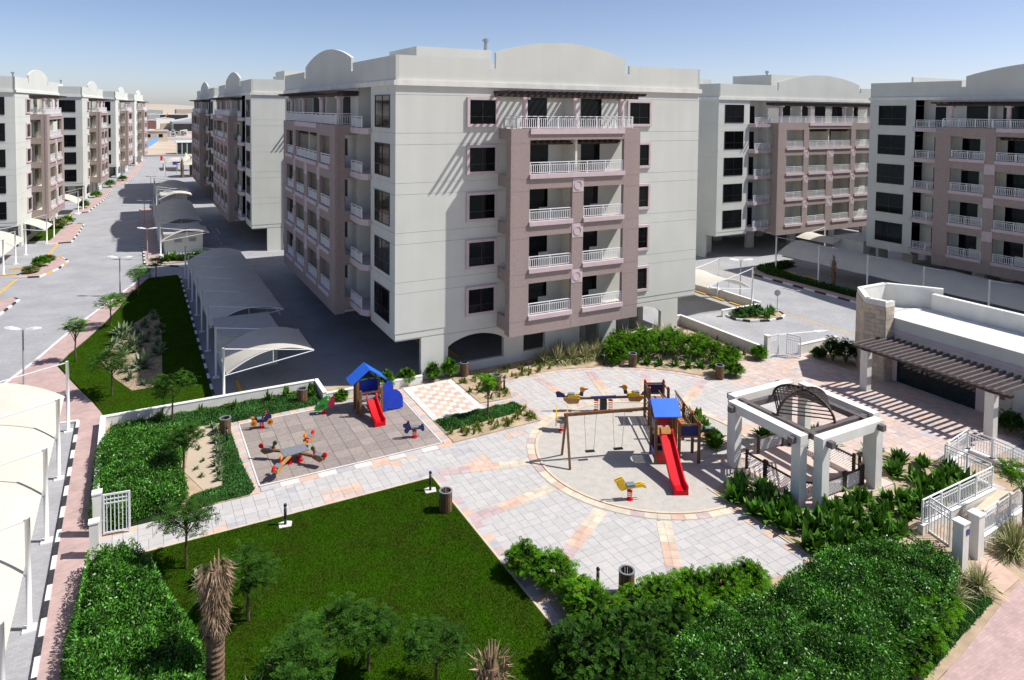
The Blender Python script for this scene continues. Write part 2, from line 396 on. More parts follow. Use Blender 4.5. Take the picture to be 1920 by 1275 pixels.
# --- promenades, islands, kerbs
PROM = [(-2.85, 6), (-1.6, 6), (-1.6, 44.0), (-1.6, 45), (-2.3, 47.5), (-3.2, 50.3), (-4.7, 55.3), (-4.2, 57.5), (-3.3, 60.5), (-2.5, 63.4), (-1.3, 68.8), (-.3, 74.2), (1.2, 79.7), (.6, 79.7), (-1.2, 73.9), (-3.0, 68.4), (-4.1, 64.6), (-5.0, 61.3), (-6.1, 56.9), (-7.6, 52), (-8.6, 47.8), (-8.0, 45.6), (-2.85, 44.9)]
sheet('promenade', PROM, .11, 'promenade', th=.1)
ISL = [(-1.5, 44.4), (-2.2, 47.5), (-3.1, 50.3), (-4.6, 55.3), (-4.1, 57.5), (-3.2, 60.5), (-2.4, 63.4), (-1.2, 68.8), (-.2, 74.2), (1.3, 79.6), (3.9, 79.8), (4.05, 78.2), (4.05, 44.0), (-1.45, 44.0)]
sheet('street_lawn', ISL, .125, 'lawn', th=.1)
OVAL = [(-2.1, 54.9), (-1.4, 58.6), (-.3, 62.8), (1.2, 66.0), (1.75, 64), (1.8, 59.7), (1.5, 49.6), (.9, 48.3), (-.2, 48.2), (-1.2, 50.9)]
sheet('oval_bed', OVAL, .14, 'soil', th=.04)
sheet('median_walk', [(1.05, 86.5), (2.6, 85.8), (2.6, 134.5), (1.05, 134.5)], .11, 'promenade', th=.1)
sheet('median_soil', [(2.3, 86.4), (8.8, 86.4), (8.8, 90), (2.7, 90)], .10, 'soil', th=.08)
BRW = [(10, 4), (21.2, 11.8), (26.2, 12.75), (29.4, 13.2), (45, 14.2), (45, 4)]
sheet('south_promenade', BRW, .05, 'promenade', th=.04)
sheet('ramp_path', [(28.0, 13.15), (29.5, 13.3), (30.2, 15.3), (28.6, 14.9)], .064, 'p_orange', th=.02)
ISLS = [[(-11.5, 66), (-10.0, 71.0), (-9.2, 75.9), (-9.6, 76.6), (-12, 77)], [(-10.6, 85.7), (-8.6, 85.2), (-7.2, 88.5), (-6.6, 92.6), (-7.6, 95.6), (-9.4, 96.2)], [(-9.9, 104.9), (-7.1, 105.1), (-6.7, 112), (-6.5, 120), (-8.2, 122.4), (-9.2, 112)], [(-8.5, 132.8), (-6.6, 134), (-4.9, 150), (-4.0, 167), (-5.4, 169), (-6.8, 150)], [(-5.0, 172), (-1.4, 179.9), (1.2, 211), (3.8, 262), (2.2, 262), (-.8, 205), (-4.4, 180)]]
for P_ in ISLS: sheet('pavement_island', P_, .11, 'promenade', th=.1)
KW = MB().box(-.5, -.5, -1, .5, .5, 0).mesh('kerb_stone', 'kerb_white'); KB = MB().box(-.5, -.5, -1, .5, .5, 0).mesh('kerb_stone', 'kerb_black'); KY = MB().box(-.5, -.5, -1, .5, .5, 0).mesh('kerb_stone', 'paint_yellow')
def kerb(pts, L=.95, cols=(0, 1), w=.16, zt=.145):
    p0 = pts[0]; base = MB()
    for a, b in zip(pts, pts[1:]): base.bar((a[0], a[1], .03), (b[0], b[1], .03), w-.03, .05)
    root = tag(base.build('kerb', 'mortar'), kind='structure'); k = 0
    for a, b in zip(pts, pts[1:]):
        a, b = Vector(a), Vector(b); d = b-a; n = max(1, round(d.length/L)); an = atan2(d.y, d.x)
        for i in range(n):
            c = a+d*((i+.5)/n); o = put('kerb_stone', (KW, KB, KY)[cols[k % len(cols)]], root); o.location = (c.x, c.y, zt+random.uniform(-.004, .004)); o.scale = (d.length/n-.015, w, .15); o.rotation_euler = (0, 0, an); k += 1
kerb([(-2.85, 8), (-2.85, 44.9)]); kerb([(-2.85, 45), (-3.9, 45.1)], cols=(0,))
kerb([(-8.6, 47.8), (-7.6, 52), (-6.1, 56.9), (-5.0, 61.3), (-4.1, 64.6), (-3.0, 68.4), (-1.2, 73.9), (.6, 79.7)], 1.2, (0, 0, 0))
kerb([(4.15, 44.2), (4.15, 79)], 1.0); kerb([(1.0, 134.5), (1.0, 87.5), (1.3, 86), (2.6, 85.6), (5.2, 83.7)], 1.0); kerb([(2.65, 134.5), (2.65, 86)], 1.0)
kerb([(-10.0, 71.0), (-9.2, 75.9), (-9.6, 76.6)], 1.1); kerb([(-10.6, 85.7), (-8.6, 85.2), (-7.2, 88.5), (-6.6, 92.6), (-7.6, 95.6)], 1.1, (0, 1, 0, 2))
kerb([(-9.9, 104.9), (-7.1, 105.1), (-6.7, 112), (-6.5, 120), (-8.2, 122.4)], 1.3, (0, 1)); kerb([(-8.5, 132.8), (-6.6, 134), (-4.9, 150), (-4.0, 167)], 1.4)
kerb([(-1.4, 179.9), (1.2, 211), (3.8, 262)], 2)
# right-hand road islands
ISR = [(45.1, 43.6), (44.9, 42.2), (45.6, 41.3), (47.2, 40.7), (48.8, 40.7), (49.7, 41.2), (50.1, 42.1), (49.9, 43.0), (48.9, 43.3)]
sheet('road_island', ISR, .12, 'soil', th=.1); kerb(ISR[:8]+[(49.7, 43.3)], .75, zt=.17)
ISR2 = [(59.2, 53.4), (59.2, 30), (61.2, 30), (61.2, 49.8), (62.4, 53.5), (67, 54.2), (66.6, 55.6), (61.5, 55.2)]
sheet('parking_verge', ISR2, .12, 'soil', th=.1); sheet('verge_walk', rect(59.25, 30, 60.3, 53), .135, 'promenade', th=.03)
kerb([(59.15, 30), (59.15, 53.2), (61.5, 55.4), (66.8, 55.7)], 1.3)
# road markings
mk = lambda name, poly, m='paint_white': sheet(name, poly, .005, m)
def strip_line(p, q, w, m='paint_yellow', name='road_marking'):
    p = Vector(p); q = Vector(q); n = (q-p).normalized(); n = Vector((-n.y, n.x))*w/2
    return mk(name, [tuple(p-n), tuple(q-n), tuple(q+n), tuple(p+n)], m)
strip_line((50.4, 42.0), (50.4, 26), .14); strip_line((56.6, 66), (57.6, 52), .14); strip_line((-10.5, 85.3), (-11.4, 77.2), .28); strip_line((-8.5, 104.6), (-9.0, 96.6), .28); strip_line((-8.9, 132.4), (-8.8, 122.8), .28)
def arrow(p, q, w=.18, hw=.55, hl=1.4):
    p = Vector(p); q = Vector(q); d = (q-p).normalized(); n = Vector((-d.y, d.x)); s = q-d*hl
    mk('road_arrow', [tuple(p-n*w/2), tuple(s-n*w/2), tuple(s-n*hw/2), tuple(q), tuple(s+n*hw/2), tuple(s+n*w/2), tuple(p+n*w/2)])
arrow((45.2, 37.9), (49.9, 36.8)); arrow((10.9, 61), (10.9, 66.5)); arrow((10.0, 62.5), (10.0, 57)); arrow((10.5, 104), (10.5, 109))
for k in range(6): strip_line((9.9, 96+k*3.0), (9.9, 97.5+k*3.0), .12, 'paint_white')
for y0 in (82, 83.4): strip_line((10.2, y0), (14, y0+.05), .22)
for (x, y, a, b) in ((-7.2, 68.8, 1.7, 1.2), (-3.4, 78.4, 1.3, 1.5), (-4.5, 97, 1.4, 1), (11.8, 71, .8, .5), (9.9, 51.6, .9, .5), (12.4, 60, .7, .45)): mk('drain_cover', rect(x, y, x+a, y+b), 'roadpatch')
# parking bay wheel stops
def wheel_stop(c, rz, label):
    o = MB().prism([(-.9, -.09), (.9, -.09), (.84, .09), (-.84, .09)], 0, .11).build('wheel_stop', 'paint_yellow'); o.location = (c[0], c[1], .004); o.rotation_euler = (0, 0, rz); tag(o, label, 'wheel stop', 'yellow wheel stops')
for k, y in enumerate((50.3, 47.9, 45.5)): wheel_stop((48.45, y), RAD(90), ['farthest yellow wheel stop along the low wall under the near right canopy', 'middle yellow wheel stop along the low wall under the near right canopy', 'nearest yellow wheel stop along the low wall under the near right canopy'][k])
wheel_stop((5.7, 46.3), RAD(90), 'yellow wheel stop in the shade under the nearest grey carport')
for k, y in enumerate((52.3, 49.6)): wheel_stop((63.8, y), RAD(90), ['far', 'near'][k]+' yellow wheel stop in the dark bay behind the palm stump')
for k, (x, y) in enumerate(((20.2, 45.8), (18.9, 49.3))): wheel_stop((x, y), RAD(90), ['near', 'far'][k]+' yellow wheel stop in the dark undercroft of the central block')
for k, (x, y) in enumerate(((-10.9, 90.6), (-11.6, 87.6), (-11.2, 125.2))): wheel_stop((x, y), 0, ['yellow wheel stop beside the weedy island at left', 'nearer yellow wheel stop left of the weedy island', 'yellow wheel stop beyond the small green patch at left'][k])
# low garden walls
def wall(name, label, segs, m='white_stone', cat='wall', cap=True):
    mb = MB()
    for (x0, y0, x1, y1, h) in segs: mb.box(x0, y0, 0, x1, y1, h)
    o = thing(name, label, cat, (segs[0][0], segs[0][1], 0)); T_ = T((-segs[0][0], -segs[0][1], 0))
    mb.build('wall_body', m, o, M=T_)
    mb = MB()
    for (x0, y0, x1, y1, h) in segs: mb.box(x0-.02, y0-.02, h+.0005, x1+.02, y1+.02, h+.045)
    mb.build('coping', 'white_paint', o, M=T_); return o
wall('garden_wall', 'low white garden wall running behind the ground cover and the play house', [(-1.72, 34.0, -1.5, 43.5, .58), (-1.72, 43.5, 9.85, 43.72, .6), (9.85, 41.4, 10.07, 43.72, .6), (10.07, 41.4, 16.2, 41.6, .5)])
wall('garden_wall', 'low white wall beside the seedling bed running to the right-hand gate', [(39.8, 34.9, 40.02, 43.4, .75), (39.3, 43.4, 40.02, 43.62, .75)])
wall('garden_wall', 'short low white wall between the right-hand gate and the dark shrub', [(42.6, 33.85, 46.8, 34.07, .75)])
wall('parking_wall', 'low beige wall along the wheel stops under the near right canopy', [(49.1, 43.4, 49.3, 52.5, .7), (44.6, 43.4, 49.1, 43.6, .55)])

# ================================================================== APARTMENT BLOCKS
BL, BW, FH, F1 = 25.4, 36.0, 3.18, 3.3
FZ = [F1+FH*k for k in range(5)]
MC = {}
def cm(key, fn, mats, smooth=False):
    if key not in MC:
        mb = MB(); fn(mb); MC[key] = mb.mesh(key[0] if isinstance(key, tuple) else key, mats, smooth)
    return MC[key]
def sb(mb, s0, s1, d0, d1, z0, z1): mb.box(s0, -d1, z0, s1, -d0, z1)      # facade box: along, outwards, up
def rail_mesh(L, h=.8):
    L = round(L, 2)
    def fn(mb):
        mb.box(0, -.035, h-.05, L, .035, h); mb.box(0, -.02, h-.2, L, .02, h-.165); mb.box(0, -.02, .07, L, .02, .105)
        n = max(1, round(L/1.55))
        for i in range(n+1): x = .03+(L-.06)*i/n; mb.box(x-.03, -.03, 0, x+.03, .03, h-.051)
        m = max(1, round(L/.155))
        for i in range(1, m): x = L*i/m; mb.box(x-.019, -.016, .106, x+.019, .016, h-.201)
    return cm(('railing', L, h), fn, 'white_metal')
def win_a():
    def fr(mb):
        for a in ((0, 2.3, 0, .19), (0, 2.3, 1.79, 1.98), (0, .19, .19, 1.79), (2.11, 2.3, .19, 1.79)): sb(mb, a[0], a[1], 0, .13, a[2], a[3])
    def pn(mb): sb(mb, .19, 2.11, 0, .035, .19, 1.79)
    def mu(mb): sb(mb, 1.12, 1.18, .035, .06, .19, 1.79); sb(mb, .19, 2.11, .035, .055, .66, .71)
    return cm('window_frame', fr, 'pinktrim'), cm('pane', pn, 'glass'), cm('mullion', mu, 'frame_dark')
def win_b():
    def pn(mb): sb(mb, .06, 3.04, 0, .02, .06, 2.09)
    def fr(mb):
        for a in ((0, 3.1, 0, .06), (0, 3.1, 2.09, 2.15), (0, .06, .06, 2.09), (3.04, 3.1, .06, 2.09), (1.52, 1.58, .06, 2.09), (.06, 1.52, .72, .78), (1.58, 3.04, .72, .78)): sb(mb, a[0], a[1], 0, .05, a[2], a[3])
    return cm('pane_wide', pn, 'glass'), cm('sash', fr, 'frame_dark')
KIND = {'A': dict(W=BL, D=1.9, b=(7.25, 17.95), op=[(8.7, 12.1), (13.05, 16.5)], op4=[(8.7, 16.5)], arch=(7.05, 17.95, 21.55, 22.47), cols=[8.6, 12.6, 16.6], doors5=[(9.3, 11.1), (14.0, 15.8)], dd=.9),
        'B': dict(W=BW, D=1.7, b=(8.3, 27.7), op=[(9.8, 12.95), (13.9, 17.35), (18.65, 22.1), (23.05, 26.2)], op4=[(9.8, 12.95), (13.9, 22.1), (23.05, 26.2)], arch=(10.1, 25.9, 21.5, 22.6), cols=[9.4, 14.6, 21.4, 26.6], doors5=[(10.3, 12.3), (13.6, 15.6), (17, 19), (20.4, 22.4), (23.7, 25.7)], dd=.2)}
def facade(kind, root, FM, detail=True):
    K = KIND[kind]; D = K['D']; b0, b1 = K['b']; W = K['W']; zt = FZ[4]+.43; zb = 2.6
    P = lambda name, me, M=None: put(name, me, root, FM @ M if M is not None else FM)
    def parapet(mb):
        a0, a1, ze, zc = K['arch']; pts = [(-.0, 19.5), (W, 19.5), (W, 21.08), (a1+.4, 21.08), (a1+.4, 20.47), (a1, 20.47), (a1, ze)]
        w = (a1-a0)/2; h = zc-ze; R_ = (w*w+h*h)/(2*h); c = (a0+a1)/2
        for i in range(1, 20): x = a1-(a1-a0)*i/20; pts.append((x, zc-R_+sqrt(R_*R_-(x-c)**2)))
        pts += [(a0, ze), (a0, 20.47), (a0-.4, 20.47), (a0-.4, 21.08), (0, 21.08)]
        mb.plate(pts, .22, T((0, .11, 0)))
    P('parapet', cm(('parapet', kind), parapet, 'cream'))
    P('cornice', cm(('cornice', kind), lambda mb: sb(mb, -.15, W+.15, -.1, .15, 19.17, 19.5), 'white_stone'))
    # windows
    for k in range(5):
        if kind == 'A':
            fr, pn, mu = win_a()
            for s in (4.92, 18.18):
                o = P('window', fr, T((s, 0, FZ[k]+.52))); put('pane', pn, o); put('mullion', mu, o)
        else:
            pn, fr = win_b()
            for s in (1.05, 31.85):
                o = P('window', fr, T((s, 0, FZ[k]+.42))); put('pane', pn, o)
            for s, mir in ((5.0, 0), (27.7, 1)):
                sl_ = P('balcony_slab', cm(('slab_side', mir), lambda mb: mb.prism([(.15, 1.49), (3.3, 1.49), (3.3, -.6), (.55, -.6), (0, -.25), (0, -.02), (.15, -.02)] if not mir else [(0, 1.49), (3.15, 1.49), (3.15, -.02), (3.3, -.02), (3.3, -.25), (2.75, -.6), (0, -.6)], -.12, .3), 'pinktrim'), T((s, 0, FZ[k])))
                P('railing', rail_mesh(2.7), T((s+(.58 if not mir else .02), -.5, FZ[k]+.3)))
                P('balcony_door', cm('recess_door', lambda mb: sb(mb, 0, 1.15, 0, .03, 0, 2.15), 'glass'), T((s+(.75 if mir else 1.4), 1.47, FZ[k]+.3)))
    # projecting bay
    def front(mb):
        g = .008; d0, d1 = D-.28, D
        edges = [b0]+[e for o in K['op'] for e in o]+[b1]
        zc = [zb]+[z for f in FZ[:4] for z in (f+.24, f+2.62)]+[zt]
        for i in range(0, len(edges), 2):                 # pillars
            for za, zz in zip(zc, zc[1:]):
                wide = [o for o in K['op4'] if o[0] < edges[i]+.1 and o[1] > edges[i+1]-.1]
                if wide and za >= FZ[3]+.2:
                    if za < FZ[3]+.5: sb(mb, edges[i]+.001, edges[i+1]-.001, d0, d1-.004, FZ[3]+.22, FZ[3]+.55)
                    if zz > zt-.01: sb(mb, edges[i]+.001, edges[i+1]-.001, d0, d1-.004, FZ[3]+2.86, zt)
                    continue
                sb(mb, edges[i]+g, edges[i+1]-g, d0, d1, za+g, zz-g)
                sb(mb, edges[i]+.02, edges[i+1]-.02, d0+.02, d1-.03, za, zz)
        for o in K['op']:                                  # spandrels
            for k in range(4):
                z0 = zb if k == 0 else FZ[k-1]+2.75
                sb(mb, o[0]+.001, o[1]-.001, d0, d1-.006, z0, FZ[k]+.55)
            if o in K['op4']: sb(mb, o[0]+.001, o[1]-.001, d0, d1-.006, FZ[3]+2.75, zt)
            else: sb(mb, o[0]+.001, o[1]-.001, d0, d1-.006, FZ[3]+2.86, zt)
        for s0, s1 in ((b0, b0+.22), (b1-.22, b1)):        # side returns with openings
            sb(mb, s0+.05, s1-.05, D-.75, D-.281, zb, zt-.002)
            for k in range(5):
                z1 = FZ[k]+.5 if k < 4 else zt-.004
                sb(mb, s0+.06, s1-.06, .0, D-.751, (zb+.25 if k == 0 else FZ[k]-.3), z1)
    P('bay_wall', cm(('bay_wall', kind), front, 'pinkwall'))
    def slabs_(mb):
        for k in range(4): sb(mb, b0+.25, b1-.25, .0, D-.282, (FZ[k]-.15 if k else zb+.05), FZ[k]+.2)
        sb(mb, b0+.25, b1-.25, .0, D-.282, FZ[4]-.3, zt-.03)
        mids = [(K['op'][i][1]+K['op'][i+1][0])/2 for i in range(len(K['op'])-1)]
        for m_ in mids:
            for k in range(4):
                if k == 3 and any(o[0] < m_ < o[1] for o in K['op4']) and kind == 'B' and abs(m_-(b0+b1)/2) > 1: continue
                sb(mb, m_-.08, m_+.08, 0, D-.29, FZ[k]+.2, FZ[k]+3.03 if k < 3 else FZ[4]-.3)
    P('bay_floors', cm(('bay_floors', kind), slabs_, 'cream_soffit'))
    for k in range(4):
        for o in (K['op'] if k < 3 else K['op4']):
            L = o[1]-o[0]
            P('ledge', cm(('ledge', round(L, 2)), lambda mb: sb(mb, -.04, L+.04, -.28, .12, 0, .3), 'pinktrim'), T((o[0], -D, FZ[k]+.27)))
            P('railing', rail_mesh(L-.04), T((o[0]+.02, -D+.1, FZ[k]+.572)))
            nd = 1 if L < 5 else 2
            for q in range(nd):
                P('balcony_door', cm(('balcony_door', kind), lambda mb: (sb(mb, 0, .95, 0, .04, 0, 2.3), sb(mb, .955, 1.65, 0, .035, 1.0, 2.3)), 'glass'), T((o[0]+K['dd']+q*4.45, 0, FZ[k]+.2)))
            if L > 5 or kind == 'A' and k == 3:
                def inner(mb):
                    n = int((L-.4)/.5)
                    for i in range(n+1): x = .2+(L-.4)*i/n; sb(mb, x-.05, x+.05, -1.2, .05, 0, .16)
                    sb(mb, .1, L-.1, -.35, -.25, -.12, -.002)
                P('bay_pergola', cm(('bay_pergola', kind), inner, 'dark_wood'), T((o[0], -D+.35, FZ[3]+2.62)))
    for k in range(3):
        for i in range(len(K['op'])-1):
            a, b_ = K['op'][i][1], K['op'][i+1][0]
            def med(mb):
                w = b_-a; sb(mb, .02, w-.02, 0, .02, 0, w)
                n = 20; c = (w/2, w/2)
                for j in range(n):
                    t0, t1 = 2*pi*j/n, 2*pi*(j+1)/n; p = [(c[0]+r*cos(t), c[1]+r*sin(t)) for r, t in ((w*.27, t0), (w*.36, t0), (w*.36, t1), (w*.27, t1))]
                    mb.plate(p, .03, T((0, -.035, 0)))
            P('medallion', cm(('medallion', round(b_-a, 2)), med, 'pinktrim'), T((a, -D, FZ[k]+2.42)))
    # roof terrace of the bay
    P('terrace_coping', cm(('coping', kind), lambda mb: [sb(mb, o[0], o[1], D-.25, D+.08, zt-.36, zt+.02) for o in (K['op4'] if kind == 'A' else K['op4'][1:2])], 'pinktrim'))
    P('terrace_railing', rail_mesh(b1-b0-1.1, .85), T((b0+.55, -D+.2, zt)))
    for s in (b0+.55, b1-.55):
        P('terrace_railing', rail_mesh(D-.25, .85), T((s, -D+.25, zt)) @ RZ(pi/2))
    for s in K['cols']:
        P('terrace_column', cm('terrace_column', lambda mb: (mb.lathe([(.19, 0), (.19, 1.95)], 14), mb.box(-.27, -.27, 1.951, .27, .27, 2.1)), 'pinktrim'), T((s, -D+.62, zt)))
    def perg(mb):
        n = int((b1-b0+.3)/.5)
        for i in range(n+1):
            x = b0-.3+(b1-b0+.4)*i/n; mb.plate([(0, 0), (D+.25, 0), (D+.45, .12), (D+.45, .2), (0, .2)], .11, T((x, 0, 18.76)) @ RZ(-pi/2))
        sb(mb, b0-.35, b1+.2, D-.7, D-.54, 18.56, 18.755); sb(mb, b0-.3, b1+.1, .0, .12, 18.6, 18.755)
    P('pergola', cm(('pergola', kind), perg, 'dark_wood'))
    for a, b_ in K['doors5']:
        P('terrace_door', cm(('terrace_door', round(b_-a, 2)), lambda mb: sb(mb, 0, b_-a, 0, .04, 0, 2.1), 'glass'), T((a, 0, zt)))
    for c in ([12.6] if kind == 'A' else [12.95, 23.05]): P('terrace_partition', cm(('terrace_partition', kind), lambda mb: sb(mb, -.08, .08, 0, D-.5, zt, 18.55), 'cream'), T((c, 0, 0)))
def undercroft(mb_s):
    # long garden-side wall with arches (south and north ends)
    def arch(s0, s1, sill, spring, crown):
        sb(mb_s, s0, s1, -.33, -.03, 0, sill)
        n = 14; pts = [(s0, 2.8), (s0, spring)]
        for i in range(1, n): t = i/n; pts.append((s0+(s1-s0)*t, spring+(crown-spring)*sin(pi*t)**.75))
        pts += [(s1, spring), (s1, 2.8)]; mb_s.plate(pts[::-1], .3, T((0, .18, 0)))
    for a, b_ in ((1.8, 3.7), (7.9, 9.45), (11.25, 14.2), (15.95, 17.5), (21.9, 23.6)): sb(mb_s, a, b_, -.33, -.03, 0, 2.8)
    arch(3.7, 7.9, .64, 1.95, 2.55); arch(17.5, 21.9, .64, 1.95, 2.6)
    sb(mb_s, 9.45, 11.25, -.33, -.03, 0, .7); sb(mb_s, 14.2, 15.95, -.33, -.03, 0, .3)
def block(label, origin, rz, faces, group='apartment blocks of the estate'):
    root = thing('apartment_block', label, 'building', (*origin, 0), rz, group)
    fp = []
    for s0, s1 in ((5.15, 8.3), (27.7, 30.85)): fp += [(0, s0), (1.5, s0), (1.5, s1), (0, s1)]
    west = [(0, 0)]+fp+[(0, BW)]; east = [(BL-x, y) for x, y in reversed(west)]
    foot = east[::-1]; foot = west+east           # clockwise; prism fixes the order
    def body(mb):
        zc = [3.3]+[z for f in FZ for z in (f+.15, f+2.57)][1:]; zc = [3.3]+[z for k, f in enumerate(FZ) for z in ((f+2.57,) if k == 0 else (f+.12, f+2.57))]+[19.2]
        for a, b_ in zip(zc, zc[1:]): mb.prism(foot, a+.012, b_-.012)
        ins = [(min(max(x, .03), BL-.03) if not 1 < x < 2 and not BL-2 < x < BL-1 else (x+.03 if x < 5 else x-.03), min(max(y, .03), BW-.03)) for x, y in foot]
        mb.prism(ins, 2.9, 19.25)
    put('walls', cm('walls', body, 'cream'), root)
    put('base_band', cm('base_band', lambda mb: mb.prism([(min(max(x, .07), BL-.07), min(max(y, .07), BW-.07)) for x, y in foot], 2.8, 3.3), 'cream'), root)
    put('roof', cm('roof', lambda mb: mb.box(.12, .12, 19.26, BL-.12, BW-.12, 19.9), 'roof_deck'), root)
    rb = put('roof_block', cm('roof_block', lambda mb: mb.box(6.3, 13, 19.9, 13.3, 20, 22.9), 'cream'), root); put('roof_block', cm('roof_block_high', lambda mb: mb.box(14.5, 23, 19.9, 20, 29, 22.4), 'cream'), root)
    put('vent', cm('vent', lambda mb: (mb.lathe([(.16, 0), (.16, .7), (.3, .75), (.3, .95), (.1, 1.05)], 10, (12.9, 13.4, 22.9)),), 'steel'), rb)
    put('water_tank', cm('water_tank', lambda mb: mb.lathe([(.05, 0), (.9, .05), (.9, 1.1), (.3, 1.4)], 14, (19, 13, 19.9)), 'tank'), root)
    pm = cm('pillar', lambda mb: mb.box(-.25, -.6, 0, .25, .6, 2.81), 'cream')
    for x in (4, 9.6, 15.8, 21.4):
        for y in (2.5, 10, 18, 26, 33.5): put('pillar', pm, root, T((x, y, 0)))
    put('stair_core', cm('stair_core', lambda mb: mb.box(10.2, 13, 0, 15.2, 23, 2.82), 'cream'), root)
    for M_ in (Matrix(), T((BL, BW, 0)) @ RZ(pi)): put('undercroft_wall', cm('undercroft_wall', undercroft, 'cream'), root, M_)
    FMS = dict(S=('A', Matrix()), W=('B', T((0, BW, 0)) @ RZ(-pi/2)), N=('A', T((BL, BW, 0)) @ RZ(pi)), E=('B', T((BL, 0, 0)) @ RZ(pi/2)))
    for f, (k, FM) in FMS.items():
        if f in faces: facade(k, root, FM)
        else:
            K = KIND[k]
            def plain(mb, K=K):
                a0, a1, ze, zc = K['arch']; sb(mb, 0, K['W'], -.22, 0, 19.5, 21.08); sb(mb, a0, a1, -.22, 0, 21.08, (ze+zc)/2)
            put('parapet', cm(('plain_parapet', k), plain, 'cream'), root, FM)
            put('cornice', cm(('cornice', k), lambda mb: sb(mb, -.15, K['W']+.15, -.1, .15, 19.17, 19.5), 'white_stone'), root, FM)
    return root
block('large cream and brown apartment block in the centre behind the playground', (14.5, 41.9), 0, 'SW')
block('cream and brown apartment block directly beyond the central one on the parking lane', (12.6, 89), 0, 'SW')
block('farthest apartment block of the shaded row right of the street', (12.8, 136), 0, 'W')
LR = RAD(84.4)
for lb, o in (('nearest apartment block of the left row, cut by the left edge', (-12.5, 103)), ('second apartment block of the left row', (-8.1, 150)), ('third apartment block of the left row', (-3.6, 193.5)), ('farthest apartment block of the left row', (.5, 231.5))): block(lb, o, LR, 'SW')
block('sunlit apartment block with dark pergola right of the central block', (60.9+36, 60.7), RAD(90), 'WN')
block('shaded brown-balconied apartment block at the right edge', (72.5, 13.3), 0, 'W')

# ================================================================== CARPORTS
def carport(label, org, rz, ys, ph=3.35, sc=1., group='fabric carports'):
    root = thing('carport', label, 'carport', (*org, 0), rz, group)
    z0, z1, X1 = 1.75*sc, 2.4*sc, 5.3*sc
    prof = lambda t: (.15+t*(X1-.15), z0+(z1-z0)*t+.78*sc*sin(pi*t)**.9)
    for y in ys:
        p = MB().tube([(0, y, .0), (0, y, ph)], .075*sc, 10).build('post', 'white_paint', root, True)
        MB().box(-.2, y-.2, 0, .2, y+.2, .05).build('base_plate', 'white_paint', p)
        MB().tube([(0, y, ph-.06), (X1, y, z1+.03)], .03*sc, 6).build('tie_rod', 'white_metal', root)
        st = MB().tube([(.05, y, z0-.08), (X1, y, z1-.02)], .03*sc, 6); zz = prof(.52); st.tube([(zz[0], y, z0+(z1-z0)*.52-.05), (zz[0], y, zz[1]-.03)], .025, 6); st.build('strut', 'white_metal', root)
        rb = MB().tube([(*[prof(i/14)[0]], y, prof(i/14)[1]-.035) for i in range(15)], .03*sc, 6); rb.build('rib', 'white_metal', root)
    for a, b in zip(ys, ys[1:]):
        V = []; Fq = []; nu, nv = 16, 6
        for i in range(nu+1):
            x, z = prof(i/nu)
            for j in range(nv+1): t = j/nv; V.append((x, a+(b-a)*t, z-.16*sc*(4*t*(1-t))*(sin(pi*i/nu)*.8+.2)))
        for i in range(nu):
            for j in range(nv): k = i*(nv+1)+j; Fq.append((k, k+nv+1, k+nv+2, k+1))
        put('canopy', np_mesh('canopy', V, Fq, 'fabric', True), root)
    return root
carport('cream carport canopy on white posts along the left edge in the foreground', (-3.25, 0), pi, [-y for y in (44, 38.5, 33.1, 27.7, 22.3)], 3.85, 1.12)
carport('small grey carport canopy nearest to the garden wall beside the parking lane', (4.6, 0), 0, [44.0, 48.5])
carport('long grey carport canopy beside the left of the central block', (4.6, 0), 0, [54.1, 59, 63.9, 68.7, 73.5, 78.3])
carport('carport canopy with sunlit front edge beyond the long grey one', (2.75, 0), 0, [91.6, 96.0])
carport('grey carport canopy beside the second block of the lane', (2.75, 0), 0, [101.5, 107, 112.5, 118, 123])
carport('small carport with a sunlit front edge far up the lane', (3.6, 0), 0, [131, 135])
carport('farthest grey carport of the lane', (3.6, 0), 0, [139, 144.5, 150, 155])
carport('long white carport canopy on tall posts in front of the right-hand blocks', (62.9, 0), 0, [20.5, 26, 31.5, 37, 42.5, 48, 53.5], 3.9, 1.1)
carport('bright cream canopy on two posts beyond the right end of the central block', (49.0, 0), pi, [-y for y in (44.2, 48.4, 52.6)], 3.7, 1.05)
carport('carport canopy between the two right-hand blocks', (77, 57.0), pi, [-1.0, 4.0], 3.3)
carport('cream carport canopy below the nearest left block', (-11.2, 98.6), pi-RAD(4), [0, 5.2, 10.6], 3.7, 1.1)
carport('small cream canopy folded against the corner of the nearest left block', (-9.4, 110.5), pi-RAD(4), [0, 5.0], 3.8, 1.)
carport('cream carport beside the second left block', (-7.5, 137.5), pi-RAD(4), [0, 5.5], 3.8, 1.)
def hut(label, x0, y0, x1, y1, h):
    r = thing('utility_hut', label, 'hut', (x0, y0, 0), 0, 'utility huts under the carports'); a, b = x1-x0, y1-y0
    MB().box(0, 0, 0, a, b, h).build('wall', 'cream', r); MB().box(-.12, -.12, h+.001, a+.12, b+.12, h+.12).build('roof', 'roof_deck', r)
    for k in range(2):
        v = MB(); X = a*.25+k*a*.38
        for i in range(5): v.box(X, -.05, h*.55+i*.1, X+.8, -.004, h*.55+i*.1+.06)
        v.build('louvre', 'lamp_grey', r)
hut('low cream utility hut between the small and the long grey carport', 5.0, 49.2, 8.6, 53.6, 2.35)
hut('cream utility hut with louvres under the sunlit-edged carport', 3.2, 92.5, 7.4, 100, 2.3)
hut('cream utility hut under the small far carport', 4.2, 133, 8.2, 138, 2.3)
hut('beige utility hut under the corner of the right-hand shaded block', 73.4, 50.2, 78, 54, 3.0)

